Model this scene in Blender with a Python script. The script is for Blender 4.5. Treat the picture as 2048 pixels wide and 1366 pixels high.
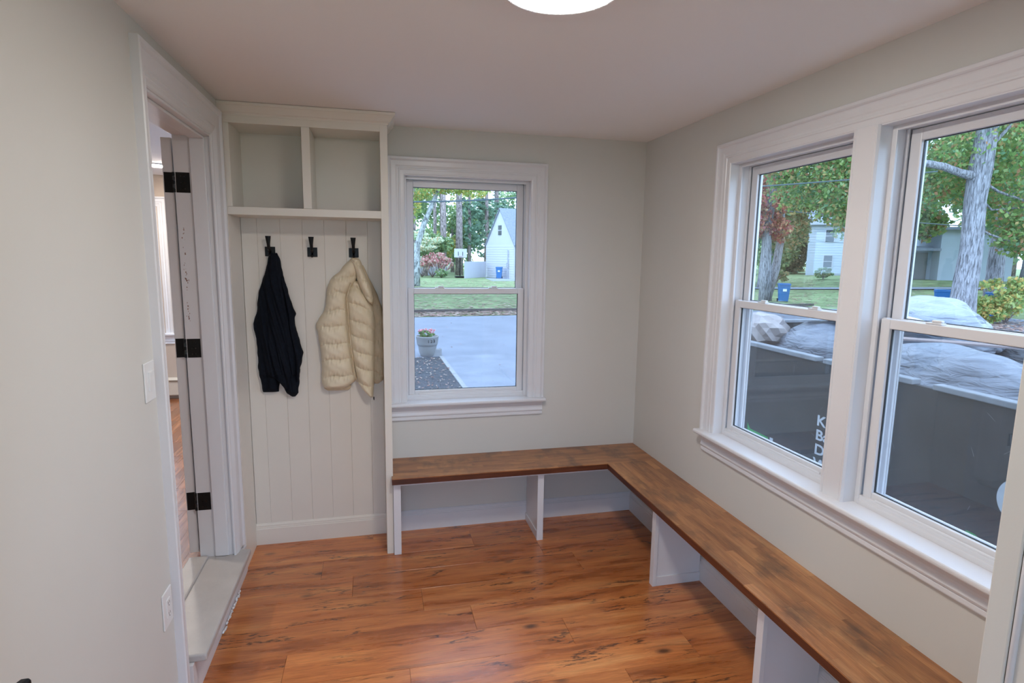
import bpy, bmesh, math, random
import numpy as np
from mathutils import Vector, Matrix
random.seed(7)
rng = np.random.default_rng(7)
for o in list(bpy.data.objects): bpy.data.objects.remove(o)
SC = bpy.context.scene
COL = SC.collection
PI = math.pi
R = math.radians

# ------------------------------------------------------------- camera, sky, exposure
cam_d = bpy.data.cameras.new('camera'); cam = bpy.data.objects.new('camera', cam_d); COL.objects.link(cam)
cam_d.sensor_width = 36.0; cam_d.lens = 1149.27 / 2048 * 36.0
cam_d.clip_start = 0.02; cam_d.clip_end = 600
yw, pt, rl = R(-13.42), R(-8.3643), R(0.8186)
F = Vector((-math.sin(yw)*math.cos(pt), math.cos(yw)*math.cos(pt), math.sin(pt)))
RT = Vector((math.cos(yw), math.sin(yw), 0)); UP = RT.cross(F)
RR = math.cos(rl)*RT + math.sin(rl)*UP; UU = -math.sin(rl)*RT + math.cos(rl)*UP
cam.matrix_world = Matrix(((RR.x, UU.x, -F.x, -1.6572), (RR.y, UU.y, -F.y, -3.4168), (RR.z, UU.z, -F.z, 1.6841), (0, 0, 0, 1)))
SC.camera = cam
SC.view_settings.view_transform = 'Standard'; SC.view_settings.look = 'None'
SC.view_settings.gamma = 1.0; SC.view_settings.use_curve_mapping = False
SC.view_settings.exposure = 0.07
SKY = 4.7
LAMP = 84.0
HALL_LAMP = 330.0
wd = bpy.data.worlds.new('overcast_sky'); SC.world = wd; wd.use_nodes = True
nt = wd.node_tree; bg = nt.nodes['Background']
tcw = nt.nodes.new('ShaderNodeTexCoord'); nzw = nt.nodes.new('ShaderNodeTexNoise'); nzw.inputs['Scale'].default_value = 2.2; nzw.inputs['Detail'].default_value = 5
rmw = nt.nodes.new('ShaderNodeValToRGB'); rmw.color_ramp.elements[0].position = .35; rmw.color_ramp.elements[1].position = .65
rmw.color_ramp.elements[0].color = (.45, .66, 1.0, 1); rmw.color_ramp.elements[1].color = (.57, .75, 1.0, 1)
nt.links.new(tcw.outputs['Generated'], nzw.inputs['Vector']); nt.links.new(nzw.outputs['Fac'], rmw.inputs['Fac'])
nt.links.new(rmw.outputs['Color'], bg.inputs['Color']); bg.inputs['Strength'].default_value = SKY

# ------------------------------------------------------------- materials
def nodes(m):
    m.use_nodes = True
    return m.node_tree, m.node_tree.nodes['Principled BSDF']
def plain(name, col, rough=.5, metal=0., spec=.5, noise=0., nscale=20., bump=0., bscale=200., coord='Object', trans=0.):
    m = bpy.data.materials.new(name); t, b = nodes(m)
    b.inputs['Base Color'].default_value = (*col, 1); b.inputs['Roughness'].default_value = rough
    b.inputs['Metallic'].default_value = metal; b.inputs['Specular IOR Level'].default_value = spec
    tc = t.nodes.new('ShaderNodeTexCoord')
    if noise:
        n = t.nodes.new('ShaderNodeTexNoise'); n.inputs['Scale'].default_value = nscale; n.inputs['Detail'].default_value = 6
        t.links.new(tc.outputs[coord], n.inputs['Vector'])
        r = t.nodes.new('ShaderNodeValToRGB'); r.color_ramp.elements[0].position = .3; r.color_ramp.elements[1].position = .7
        r.color_ramp.elements[0].color = (*[c*(1-noise) for c in col], 1); r.color_ramp.elements[1].color = (*[min(1, c*(1+noise)) for c in col], 1)
        t.links.new(n.outputs['Fac'], r.inputs['Fac']); t.links.new(r.outputs['Color'], b.inputs['Base Color'])
    if bump:
        n = t.nodes.new('ShaderNodeTexNoise'); n.inputs['Scale'].default_value = bscale; n.inputs['Detail'].default_value = 4
        t.links.new(tc.outputs[coord], n.inputs['Vector'])
        p = t.nodes.new('ShaderNodeBump'); p.inputs['Strength'].default_value = bump; p.inputs['Distance'].default_value = .002
        t.links.new(n.outputs['Fac'], p.inputs['Height']); t.links.new(p.outputs['Normal'], b.inputs['Normal'])
    return m
def emit(name, col, s):
    m = bpy.data.materials.new(name); t, b = nodes(m)
    b.inputs['Base Color'].default_value = (.8, .8, .8, 1)
    b.inputs['Emission Color'].default_value = (*col, 1); b.inputs['Emission Strength'].default_value = s
    return m
def wood(name, ramp, rough=.35, along=0, stretch=14, scale=3.0, knots=True, spread=.25, dark=(.02, .008, .004), spec=.5, coat=0., smoke=0.):
    """grain runs along the object's local axis; each piece gets its own shift and tint"""
    m = bpy.data.materials.new(name); t, b = nodes(m); N = t.nodes; L = t.links
    tc = N.new('ShaderNodeTexCoord'); oi = N.new('ShaderNodeObjectInfo')
    mu = N.new('ShaderNodeVectorMath'); mu.operation = 'SCALE'; mu.inputs[0].default_value = (13.1, 7.7, 3.3)
    L.new(oi.outputs['Random'], mu.inputs['Scale'])
    sc = [stretch]*3; sc[along] = 1.0
    m40 = N.new('ShaderNodeMath'); m40.operation = 'MULTIPLY'; m40.inputs[1].default_value = 40; L.new(oi.outputs['Random'], m40.inputs[0]); L.new(m40.outputs[0], mu.inputs['Scale'])
    ad = N.new('ShaderNodeVectorMath'); ad.operation = 'ADD'; L.new(tc.outputs['Object'], ad.inputs[0]); L.new(mu.outputs[0], ad.inputs[1])
    # gentle warp so the grain wanders
    nw = N.new('ShaderNodeTexNoise'); nw.inputs['Scale'].default_value = 2.5; nw.inputs['Detail'].default_value = 2; L.new(ad.outputs[0], nw.inputs['Vector'])
    wsub = N.new('ShaderNodeVectorMath'); wsub.operation = 'MULTIPLY_ADD'; wsub.inputs[1].default_value = (.05, .05, .05); L.new(nw.outputs['Color'], wsub.inputs[0]); L.new(ad.outputs[0], wsub.inputs[2])
    mp = N.new('ShaderNodeMapping'); mp.inputs['Scale'].default_value = sc; L.new(wsub.outputs[0], mp.inputs['Vector'])
    n1 = N.new('ShaderNodeTexNoise'); n1.inputs['Scale'].default_value = scale; n1.inputs['Detail'].default_value = 9; n1.inputs['Roughness'].default_value = .62; L.new(mp.outputs[0], n1.inputs['Vector'])
    cr = N.new('ShaderNodeValToRGB'); el = cr.color_ramp.elements
    el[0].position = ramp[0][0]; el[0].color = (*ramp[0][1], 1); el[1].position = ramp[-1][0]; el[1].color = (*ramp[-1][1], 1)
    for p, c in ramp[1:-1]:
        e = el.new(p); e.color = (*c, 1)
    L.new(n1.outputs['Fac'], cr.inputs['Fac'])
    hs = N.new('ShaderNodeHueSaturation'); L.new(cr.outputs['Color'], hs.inputs['Color'])
    rm = N.new('ShaderNodeMapRange'); rm.inputs['To Min'].default_value = 1-spread; rm.inputs['To Max'].default_value = 1+spread; L.new(oi.outputs['Random'], rm.inputs['Value']); L.new(rm.outputs[0], hs.inputs['Value'])
    nf = N.new('ShaderNodeTexNoise'); nf.inputs['Scale'].default_value = 6; nf.inputs['Detail'].default_value = 4; mpf = N.new('ShaderNodeMapping'); sf_ = [45.0]*3; sf_[along] = 1.0; mpf.inputs['Scale'].default_value = sf_; L.new(wsub.outputs[0], mpf.inputs['Vector']); L.new(mpf.outputs[0], nf.inputs['Vector'])
    rf = N.new('ShaderNodeMapRange'); rf.inputs['From Min'].default_value = .3; rf.inputs['From Max'].default_value = .7; rf.inputs['To Min'].default_value = .80; rf.inputs['To Max'].default_value = 1.12; L.new(nf.outputs['Fac'], rf.inputs['Value'])
    mgr = N.new('ShaderNodeVectorMath'); mgr.operation = 'SCALE'; L.new(hs.outputs['Color'], mgr.inputs[0]); L.new(rf.outputs[0], mgr.inputs['Scale'])
    out = mgr.outputs[0]
    if smoke:      # stain blotches that run over neighbouring pieces
        gp = N.new('ShaderNodeNewGeometry'); ns = N.new('ShaderNodeTexNoise'); ns.inputs['Scale'].default_value = 5.5; ns.inputs['Detail'].default_value = 7; ns.inputs['Roughness'].default_value = .6; ms = N.new('ShaderNodeMapping'); ms.inputs['Scale'].default_value = (1.6, 1.0, 1)
        L.new(gp.outputs['Position'], ms.inputs['Vector']); L.new(ms.outputs[0], ns.inputs['Vector']); rs_ = N.new('ShaderNodeMapRange'); rs_.inputs['From Min'].default_value = .50; rs_.inputs['From Max'].default_value = .72; rs_.inputs['To Max'].default_value = smoke; L.new(ns.outputs['Fac'], rs_.inputs['Value'])
        mxs = N.new('ShaderNodeMix'); mxs.data_type = 'RGBA'; L.new(rs_.outputs[0], mxs.inputs['Factor']); L.new(out, mxs.inputs['A']); mxs.inputs['B'].default_value = (.085, .048, .03, 1); out = mxs.outputs['Result']
    if knots:
        # dark cracks running with the grain: thin contour lines of a noise, only in places
        mp2 = N.new('ShaderNodeMapping'); s2 = [7.0]*3; s2[along] = 1.0; mp2.inputs['Scale'].default_value = s2; L.new(wsub.outputs[0], mp2.inputs['Vector'])
        n2 = N.new('ShaderNodeTexNoise'); n2.inputs['Scale'].default_value = 1.7; n2.inputs['Detail'].default_value = 7; n2.inputs['Roughness'].default_value = .6; L.new(mp2.outputs[0], n2.inputs['Vector'])
        sb = N.new('ShaderNodeMath'); sb.operation = 'SUBTRACT'; sb.inputs[1].default_value = .5; L.new(n2.outputs['Fac'], sb.inputs[0]); ab = N.new('ShaderNodeMath'); ab.operation = 'ABSOLUTE'; L.new(sb.outputs[0], ab.inputs[0])
        c2 = N.new('ShaderNodeMapRange'); c2.inputs['From Min'].default_value = .004; c2.inputs['From Max'].default_value = .016; c2.inputs['To Min'].default_value = 1; c2.inputs['To Max'].default_value = 0; L.new(ab.outputs[0], c2.inputs['Value'])
        mk = N.new('ShaderNodeTexNoise'); mk.inputs['Scale'].default_value = 3.2; mk.inputs['Detail'].default_value = 3; mpk = N.new('ShaderNodeMapping'); sk = [2.5]*3; sk[along] = 1.0; mpk.inputs['Scale'].default_value = sk; mpk.inputs['Location'].default_value = (5, 9, 2); L.new(ad.outputs[0], mpk.inputs['Vector']); L.new(mpk.outputs[0], mk.inputs['Vector'])
        km = N.new('ShaderNodeMapRange'); km.inputs['From Min'].default_value = .48; km.inputs['From Max'].default_value = .58; L.new(mk.outputs['Fac'], km.inputs['Value'])
        c2m = N.new('ShaderNodeMath'); c2m.operation = 'MULTIPLY'; L.new(c2.outputs[0], c2m.inputs[0]); L.new(km.outputs[0], c2m.inputs[1])
        # broad smoky streaks
        n4 = N.new('ShaderNodeTexNoise'); n4.inputs['Scale'].default_value = 2.6; n4.inputs['Detail'].default_value = 8; n4.inputs['Roughness'].default_value = .66; mp4 = N.new('ShaderNodeMapping'); s4 = [9.0]*3; s4[along] = 1.0; mp4.inputs['Scale'].default_value = s4; mp4.inputs['Location'].default_value = (3, 1, 7); L.new(wsub.outputs[0], mp4.inputs['Vector']); L.new(mp4.outputs[0], n4.inputs['Vector'])
        c4 = N.new('ShaderNodeMapRange'); c4.inputs['From Min'].default_value = .565; c4.inputs['From Max'].default_value = .76; c4.inputs['To Max'].default_value = .75; L.new(n4.outputs['Fac'], c4.inputs['Value'])
        mx9 = N.new('ShaderNodeMath'); mx9.operation = 'MAXIMUM'; L.new(c2m.outputs[0], mx9.inputs[0]); L.new(c4.outputs[0], mx9.inputs[1])
        # knots
        mp3 = N.new('ShaderNodeMapping'); s3 = [6.0]*3; s3[along] = 3.0; mp3.inputs['Scale'].default_value = s3; L.new(wsub.outputs[0], mp3.inputs['Vector'])
        vo = N.new('ShaderNodeTexVoronoi'); vo.inputs['Scale'].default_value = .95; L.new(mp3.outputs[0], vo.inputs['Vector'])
        c3 = N.new('ShaderNodeValToRGB'); c3.color_ramp.elements[0].position = .04; c3.color_ramp.elements[0].color = (.95, .95, .95, 1); c3.color_ramp.elements[1].position = .13; c3.color_ramp.elements[1].color = (0, 0, 0, 1); L.new(vo.outputs['Distance'], c3.inputs['Fac'])
        mx0 = N.new('ShaderNodeMath'); mx0.operation = 'MAXIMUM'; L.new(mx9.outputs[0], mx0.inputs[0]); L.new(c3.outputs['Color'], mx0.inputs[1])
        mf = N.new('ShaderNodeMath'); mf.operation = 'MULTIPLY'; mf.inputs[1].default_value = .88; L.new(mx0.outputs[0], mf.inputs[0])
        mx = N.new('ShaderNodeMix'); mx.data_type = 'RGBA'; L.new(mf.outputs[0], mx.inputs['Factor']); L.new(out, mx.inputs['A']); mx.inputs['B'].default_value = (*dark, 1)
        out = mx.outputs['Result']
    L.new(out, b.inputs['Base Color'])
    b.inputs['Roughness'].default_value = rough; b.inputs['Specular IOR Level'].default_value = spec
    b.inputs['Coat Weight'].default_value = coat; b.inputs['Coat Roughness'].default_value = .25
    rr = N.new('ShaderNodeMapRange'); rr.inputs['To Min'].default_value = rough-.08; rr.inputs['To Max'].default_value = rough+.12; L.new(n1.outputs['Fac'], rr.inputs['Value']); L.new(rr.outputs[0], b.inputs['Roughness'])
    bp_ = N.new('ShaderNodeBump'); bp_.inputs['Strength'].default_value = .25; bp_.inputs['Distance'].default_value = .0012; L.new(n1.outputs['Fac'], bp_.inputs['Height']); L.new(bp_.outputs['Normal'], b.inputs['Normal'])
    return m
def leafmat(name, cols, translucent=.35):
    m = bpy.data.materials.new(name); t, b = nodes(m); N = t.nodes; L = t.links
    cols = [tuple(min(.9, (c*.86+.14*sum(q)/3)*1.5+.012) for c in q) for q in cols]
    g = N.new('ShaderNodeNewGeometry'); cr = N.new('ShaderNodeValToRGB'); cr.color_ramp.interpolation = 'CONSTANT'
    el = cr.color_ramp.elements; el[0].position = 0; el[0].color = (*cols[0], 1); el[1].position = 1/len(cols); el[1].color = (*cols[1], 1)
    for i, c in enumerate(cols[2:], 2):
        e = el.new(i/len(cols)); e.color = (*c, 1)
    L.new(g.outputs['Random Per Island'], cr.inputs['Fac'])
    d = N.new('ShaderNodeBsdfDiffuse'); tr = N.new('ShaderNodeBsdfTranslucent'); mx = N.new('ShaderNodeMixShader'); mx.inputs[0].default_value = translucent
    L.new(cr.outputs['Color'], d.inputs['Color']); L.new(cr.outputs['Color'], tr.inputs['Color']); L.new(d.outputs[0], mx.inputs[1]); L.new(tr.outputs[0], mx.inputs[2])
    L.new(mx.outputs[0], N['Material Output'].inputs['Surface']); N.remove(b)
    return m
def veil(name, col, amount):     # fine insect mesh: mostly see-through
    m = bpy.data.materials.new(name); t, b = nodes(m); N = t.nodes; L = t.links
    d = N.new('ShaderNodeBsdfDiffuse'); d.inputs['Color'].default_value = (*col, 1); tr = N.new('ShaderNodeBsdfTransparent'); mx = N.new('ShaderNodeMixShader'); mx.inputs[0].default_value = amount
    L.new(tr.outputs[0], mx.inputs[1]); L.new(d.outputs[0], mx.inputs[2]); L.new(mx.outputs[0], N['Material Output'].inputs['Surface']); N.remove(b)
    return m
def glassmat():
    m = bpy.data.materials.new('window_glass'); t, b = nodes(m); N = t.nodes; L = t.links
    fr = N.new('ShaderNodeFresnel'); gg = N.new('ShaderNodeNewGeometry'); mr = N.new('ShaderNodeMapRange'); mr.inputs['To Min'].default_value = 1.52; mr.inputs['To Max'].default_value = 1/1.52
    L.new(gg.outputs['Backfacing'], mr.inputs['Value']); L.new(mr.outputs[0], fr.inputs['IOR'])
    tr = N.new('ShaderNodeBsdfTransparent'); tr.inputs['Color'].default_value = (.975, .985, .985, 1)
    gl = N.new('ShaderNodeBsdfGlossy'); gl.inputs['Roughness'].default_value = .0; mx = N.new('ShaderNodeMixShader')
    L.new(fr.outputs[0], mx.inputs[0]); L.new(tr.outputs[0], mx.inputs[1]); L.new(gl.outputs[0], mx.inputs[2]); L.new(mx.outputs[0], N['Material Output'].inputs['Surface']); N.remove(b)
    return m

M = {}
M['wall'] = plain('greige_wall_paint', (.69, .675, .635), .55, noise=.02, nscale=1.5, bump=.06, bscale=160, spec=.3)
M['ceil'] = plain('ceiling_paint', (.93, .90, .88), .7, bump=.08, bscale=120, spec=.2)
M['trim'] = plain('semi_gloss_white_trim', (.77, .765, .79), .28, noise=.015, nscale=4, spec=.45)
M['vinyl'] = plain('white_window_vinyl', (.77, .77, .80), .3, spec=.45)
M['cab'] = plain('cream_white_cabinet_paint', (.82, .775, .70), .35, noise=.015, nscale=3, spec=.4)
M['black'] = plain('matte_black_metal', (.012, .012, .013), .38, metal=.6)
M['knuckle'] = plain('worn_black_hinge_metal', (.05, .05, .05), .25, metal=.9)
M['glass'] = glassmat()
M['screen'] = veil('grey_insect_mesh', (.16, .17, .18), .22)
M['gasket'] = plain('dark_window_gasket', (.04, .05, .06), .5)
M['lamp'] = emit('lamp_diffuser', (1.0, .95, .885), LAMP)
M['hall_lamp'] = emit('hall_lamp_diffuser', (1.0, .90, .78), HALL_LAMP)
M['plate'] = plain('white_switch_plastic', (.82, .82, .82), .3)
M['tread'] = plain('grey_painted_step', (.52, .495, .48), .38, noise=.06, nscale=9, bump=.5, bscale=60)
M['floor'] = wood('chestnut_floor_plank', [(.30, (.26, .070, .018)), (.44, (.50, .150, .040)), (.57, (.65, .230, .068)), (.74, (.76, .35, .125))], rough=.27, stretch=9, scale=1.5, spread=.12, dark=(.05, .024, .014), spec=.5, coat=.45)
M['hallfloor'] = wood('hall_oak_strip', [(.3, (.16, .045, .015)), (.5, (.27, .09, .03)), (.7, (.38, .14, .05))], rough=.2, along=1, stretch=14, scale=2.5, knots=False, spread=.2, coat=.4)
BR = [(.28, (.20, .075, .027)), (.45, (.35, .140, .050)), (.58, (.46, .205, .078)), (.75, (.58, .30, .125))]
M['stave_x'] = wood('butcher_block_stave', BR, rough=.34, stretch=7, scale=2.4, knots=False, spread=.13, spec=.5, coat=.2, smoke=.8)
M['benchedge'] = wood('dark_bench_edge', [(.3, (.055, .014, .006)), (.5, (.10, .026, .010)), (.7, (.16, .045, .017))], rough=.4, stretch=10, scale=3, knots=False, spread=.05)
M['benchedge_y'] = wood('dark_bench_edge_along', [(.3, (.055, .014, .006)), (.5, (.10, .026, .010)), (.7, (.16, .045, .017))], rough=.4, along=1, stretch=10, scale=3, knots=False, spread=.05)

# ------------------------------------------------------------- mesh helpers
def tag(o, label=None, cat=None, group=None, kind=None):
    if label: o['label'] = label
    if cat: o['category'] = cat
    if group: o['group'] = group
    if kind: o['kind'] = kind
    return o
def thing(name, label, cat, loc=(0, 0, 0), group=None, rz=0):
    o = bpy.data.objects.new(name, None); COL.objects.link(o); o.location = loc; o.rotation_euler = (0, 0, rz); o.empty_display_size = .05
    return tag(o, label, cat, group)
def adopt(o, parent, world=True):
    """parent o; with world=True its mesh is in world coordinates and stays put"""
    o.parent = parent
    if world and parent.type == 'EMPTY':
        o.matrix_parent_inverse = (Matrix.Translation(parent.location) @ Matrix.Rotation(parent.rotation_euler.z, 4, 'Z')).inverted()
def finish(name, me, mat, parent=None, bevel=0., smooth=False, world=True, seg=2):
    o = bpy.data.objects.new(name, me); COL.objects.link(o)
    if mat: me.materials.append(mat)
    if smooth:
        for p in me.polygons: p.use_smooth = True
    if bevel:
        b = o.modifiers.new('bevel', 'BEVEL'); b.width = bevel; b.segments = seg; b.limit_method = 'ANGLE'; b.angle_limit = R(40)
        b.harden_normals = False
    if parent is not None: adopt(o, parent, world)
    return o
def obj(name, bm, mat, parent=None, **k):
    bmesh.ops.recalc_face_normals(bm, faces=bm.faces)
    me = bpy.data.meshes.new(name); bm.to_mesh(me); bm.free()
    return finish(name, me, mat, parent, **k)
IDN = lambda u, d, z: (u, d, z)            # back wall: u = x, d = depth outward (+y)
RGT = lambda u, d, z: (d, -u, z)           # right wall: u = -y, d = depth outward (+x)
def box(bm, x0, x1, y0, y1, z0, z1, mp=None):
    f = mp or (lambda a, b, c: (a, b, c))
    v = [bm.verts.new(f(x, y, z)) for x in (x0, x1) for y in (y0, y1) for z in (z0, z1)]
    for q in ((0, 1, 3, 2), (4, 6, 7, 5), (0, 4, 5, 1), (2, 3, 7, 6), (0, 2, 6, 4), (1, 5, 7, 3)): bm.faces.new([v[i] for i in q])
    return bm
def B(name, x0, x1, y0, y1, z0, z1, mat, parent=None, mp=None, **k):
    return obj(name, box(bmesh.new(), x0, x1, y0, y1, z0, z1, mp), mat, parent, **k)
def struct(o): o['kind'] = 'structure'; return o
def extrude(name, prof, a, b, fn, mat, parent=None, **k):
    """prof: closed polygon of 2-D points; fn(p, q, s) -> world, s is a or b (each may be a function of the point for mitres)"""
    bm = bmesh.new(); A = [bm.verts.new(fn(p, q, a(p, q) if callable(a) else a)) for p, q in prof]; Bv = [bm.verts.new(fn(p, q, b(p, q) if callable(b) else b)) for p, q in prof]
    n = len(prof)
    for i in range(n): bm.faces.new((A[i], A[(i+1) % n], Bv[(i+1) % n], Bv[i]))
    bm.faces.new(A); bm.faces.new(Bv[::-1])
    return obj(name, bm, mat, parent, **k)
def tube(bm, pts, rad, n=10, cap=True):
    pts = [Vector(p) for p in pts]; rad = rad if isinstance(rad, (list, tuple)) else [rad]*len(pts); rings = []
    t0 = (pts[1]-pts[0]).normalized(); ref = Vector((0, 0, 1)) if abs(t0.z) < .9 else Vector((1, 0, 0))
    for i, p in enumerate(pts):
        t = (pts[min(i+1, len(pts)-1)]-pts[max(i-1, 0)]).normalized(); a = t.cross(ref).normalized(); b = t.cross(a).normalized()
        rings.append([bm.verts.new(p+rad[i]*(math.cos(2*PI*k/n)*a+math.sin(2*PI*k/n)*b)) for k in range(n)])
    for r0, r1 in zip(rings, rings[1:]):
        for k in range(n): bm.faces.new((r0[k], r0[(k+1) % n], r1[(k+1) % n], r1[k]))
    if cap: bm.faces.new(rings[0]); bm.faces.new(rings[-1][::-1])
    return bm
def lathe(bm, prof, c, n=32):
    rings = [[bm.verts.new((c[0]+r*math.cos(2*PI*k/n), c[1]+r*math.sin(2*PI*k/n), c[2]+z)) for k in range(n)] for r, z in prof]
    for r0, r1 in zip(rings, rings[1:]):
        for k in range(n): bm.faces.new((r0[k], r0[(k+1) % n], r1[(k+1) % n], r1[k]))
    bm.faces.new(rings[0]); bm.faces.new(rings[-1][::-1])
    return bm
def holed(name, u0, u1, d0, d1, z0, z1, holes, mp, mat):
    """wall slab with rectangular openings"""
    bm = bmesh.new(); us = sorted({u0, u1, *[h[0] for h in holes], *[h[1] for h in holes]}); 
    for a, b in zip(us, us[1:]):
        zs = [z0]
        hh = [h for h in holes if h[0] <= a and h[1] >= b]
        if hh:
            h = hh[0]
            if h[2] > z0: box(bm, a, b, d0, d1, z0, h[2], mp)
            if h[3] < z1: box(bm, a, b, d0, d1, h[3], z1, mp)
        else: box(bm, a, b, d0, d1, z0, z1, mp)
    bmesh.ops.remove_doubles(bm, verts=bm.verts, dist=1e-5)
    # drop internal faces shared by two neighbouring boxes
    seen = {}
    for f in bm.faces: seen.setdefault(tuple(sorted(v.index for v in f.verts)), []).append(f)
    bm.verts.index_update(); seen = {}
    for f in bm.faces: seen.setdefault(tuple(sorted(v.index for v in f.verts)), []).append(f)
    dead = [f for fs in seen.values() if len(fs) > 1 for f in fs]
    if dead: bmesh.ops.delete(bm, geom=dead, context='FACES_ONLY')
    return struct(obj(name, bm, mat))
# ------------------------------------------------------------- room shell
W = 2.3755; H = 2.40; YR = -4.6; T = .17
WINB = (-1.502, -.727, .80, 2.147)
WA = (.902, 1.662, .80, 2.147); WB2 = (1.743, 2.505, .80, 2.147)
holed('wall_back', -W-.15, .0, 0, T, -.3, H, [WINB], IDN, M['wall'])
holed('wall_right', -T, -YR+.15, 0, T, -.3, H, [WA, WB2], RGT, M['wall'])
LEFT = lambda u, d, z: (-W-d, u, z)
holed('wall_left', YR, 0, 0, .15, -.3, H+.2, [(-1.255, -.43, 0.0, 2.222)], LEFT, M['wall'])
holed('wall_rear', -W, 0, YR-.15, YR, -.3, H, [(-2.25, -1.22, 0, 2.12)], lambda u, d, z: (u, d, z), M['wall'])   # wide entry opening behind the camera, open to daylight
struct(B('wall_front', -.478, 0, -2.76, -2.632, 0, H, M['wall']))
struct(B('ceiling', -W, T, YR-.15, T, H, H+.15, M['ceil']))
# doorway trim at the end of the short front wall (close to the camera)
tr = struct(thing('trim_2', None, None, (-.49, -2.69, 0)))
B('jamb_board', -.492, -.478, -2.77, -2.618, 0, 2.3, M['wall'], tr, bevel=.003)
B('jamb_stop', -.500, -.4925, -2.665, -2.62, 0, 2.3, M['wall'], tr, bevel=.003)
bm = bmesh.new(); tube(bm, [(-.4935, -2.672, 0), (-.4935, -2.672, 2.3)], .006, 12); obj('corner_bead', bm, M['trim'], tr, smooth=True)  # bead added in paler trim colour to give the edge its highlight line
B('front_casing', -.486, -.40, -2.632, -2.616, 0, 2.38, M['wall'], tr, bevel=.003)
B('rear_casing', -.486, -.40, -2.785, -2.76, 0, 2.38, M['trim'], tr, bevel=.003)

# floor: sub-floor slab and laminate planks one by one
floor = struct(B('floor', -W, 0, YR, 0, -.06, -.013, plain('subfloor', (.10, .05, .025), .8)))
JN = {1: [-1.965, -.745], 2: [-1.80, -.58], 3: [-1.46, -.24], 4: [-1.237], 5: [-2.052, -.83], 6: [-1.55, -.33], 0: [-1.12], -1: [-1.7, -.5], 7: [-1.90, -.68]}
cache = {}
k = -1
while -.095-.19*k > YR:
    y1 = min(0, -.095-.19*k+0); y0 = max(YR, y1-.19 if k >= 0 else -.095); k0 = k
    if k == -1: y1, y0 = 0, -.095
    else: y1 = -.095-.19*k; y0 = max(YR, y1-.19)
    xs = [-W] + sorted(JN.get(k, [-W+random.uniform(.2, 1.1)+1.22*i for i in range(2)])) + [0]
    xs = sorted({round(x, 4) for x in xs if x <= 0})
    for a, b in zip(xs, xs[1:]):
        if b-a < .03: continue
        key = (round(b-a, 3), round(y1-y0, 3))
        if key not in cache:
            bm = box(bmesh.new(), -(b-a)/2+.0005, (b-a)/2-.0005, -(y1-y0)/2+.0005, (y1-y0)/2-.0005, -.012, 0)
            bmesh.ops.bevel(bm, geom=[e for e in bm.edges if all(v.co.z > -.001 for v in e.verts)], offset=.0005, segments=1, affect='EDGES')
            bmesh.ops.recalc_face_normals(bm, faces=bm.faces)
            me = bpy.data.meshes.new('plank'); bm.to_mesh(me); bm.free(); me.materials.append(M['floor']); cache[key] = me
        o = bpy.data.objects.new('plank', cache[key]); COL.objects.link(o); o.location = ((a+b)/2, (y0+y1)/2, 0); o.parent = floor
    k += 1

# baseboards
BP = [(0, 0), (.015, 0), (.015, .094), (.0135, .097), (.012, .098), (.012, .104), (.0095, .108), (.0095, .114), (.006, .120), (.003, .124), (0, .125)]
struct(extrude('baseboard_back', BP, -1.545, lambda t, z: -t, lambda t, z, s: (s, -t, z), M['trim']))
struct(extrude('baseboard_right', BP, lambda t, z: -t, -2.616, lambda t, z, s: (-t, s, z), M['trim']))
struct(extrude('baseboard_left', BP, -1.326, -2.6, lambda t, z, s: (-W+t, s, z), M['trim']))
struct(extrude('baseboard_alcove', BP, lambda t, z: -W+t, -1.62, lambda t, z, s: (s, -.008-t, z), M['cab']))
struct(extrude('baseboard_left_alcove', BP, lambda t, z: -.008-t, -.40, lambda t, z, s: (-W+.002+t, s, z), M['cab']))

# ------------------------------------------------------------- window casings
CP = [(0, 0), (0, .024), (.003, .027), (.013, .027), (.017, .023), (.019, .0185), (.023, .0165), (.046, .0155), (.052, .0125), (.060, .0115), (.064, .014), (.069, .014), (.072, .0105), (.090, .0095), (.094, .0085), (.097, .005), (.097, 0)]
def casing3(parent, mp, u0, u1, z0, z1, prof, mat, bottom=None):
    """two side casings and a head casing with mitred corners"""
    seg = (('side_casing', lambda o, t: (u0+o, -t, z0), lambda o, t: (u0+o, -t, z1-o)), ('head_casing', lambda o, t: (u0+o, -t, z1-o), lambda o, t: (u1-o, -t, z1-o)), ('side_casing', lambda o, t: (u1-o, -t, z1-o), lambda o, t: (u1-o, -t, z0)))
    for nm, fa, fb in seg:
        bm = bmesh.new(); A = [bm.verts.new(mp(*fa(o, t))) for o, t in prof]; Bv = [bm.verts.new(mp(*fb(o, t))) for o, t in prof]; n = len(prof)
        for i in range(n): bm.faces.new((A[i], A[(i+1) % n], Bv[(i+1) % n], Bv[i]))
        bm.faces.new(A); bm.faces.new(Bv[::-1]); obj(nm, bm, mat, parent)
AP = [(0, 0), (.012, 0), (.013, .004), (.012, .016), (.010, .018), (.010, .019), (.014, .022), (.017, .030), (.013, .046), (.014, .056), (.020, .070), (.024, .078), (.024, .086), (.026, .09), (0, .09)]
def sill(parent, mp, u0, u1):
    bm = bmesh.new(); box(bm, u0-.012, u1+.012, -.058, .045, .792, .813, mp)
    o = obj('stool', bm, M['trim'], parent, bevel=.008, seg=3)
    extrude('apron', AP, u0+.004, u1-.004, lambda t, z, s: mp(s, -t, .702+z), M['trim'], parent)
def rectframe(bm, mp, u0, u1, z0, z1, w, d0, d1, wt=None, wb=None):
    wt = wt or w; wb = wb or w
    box(bm, u0, u0+w, d0, d1, z0, z1, mp); box(bm, u1-w, u1, d0, d1, z0, z1, mp)
    box(bm, u0+w, u1-w, d0, d1, z1-wt, z1, mp); box(bm, u0+w, u1-w, d0, d1, z0, z0+wb, mp)
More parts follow.
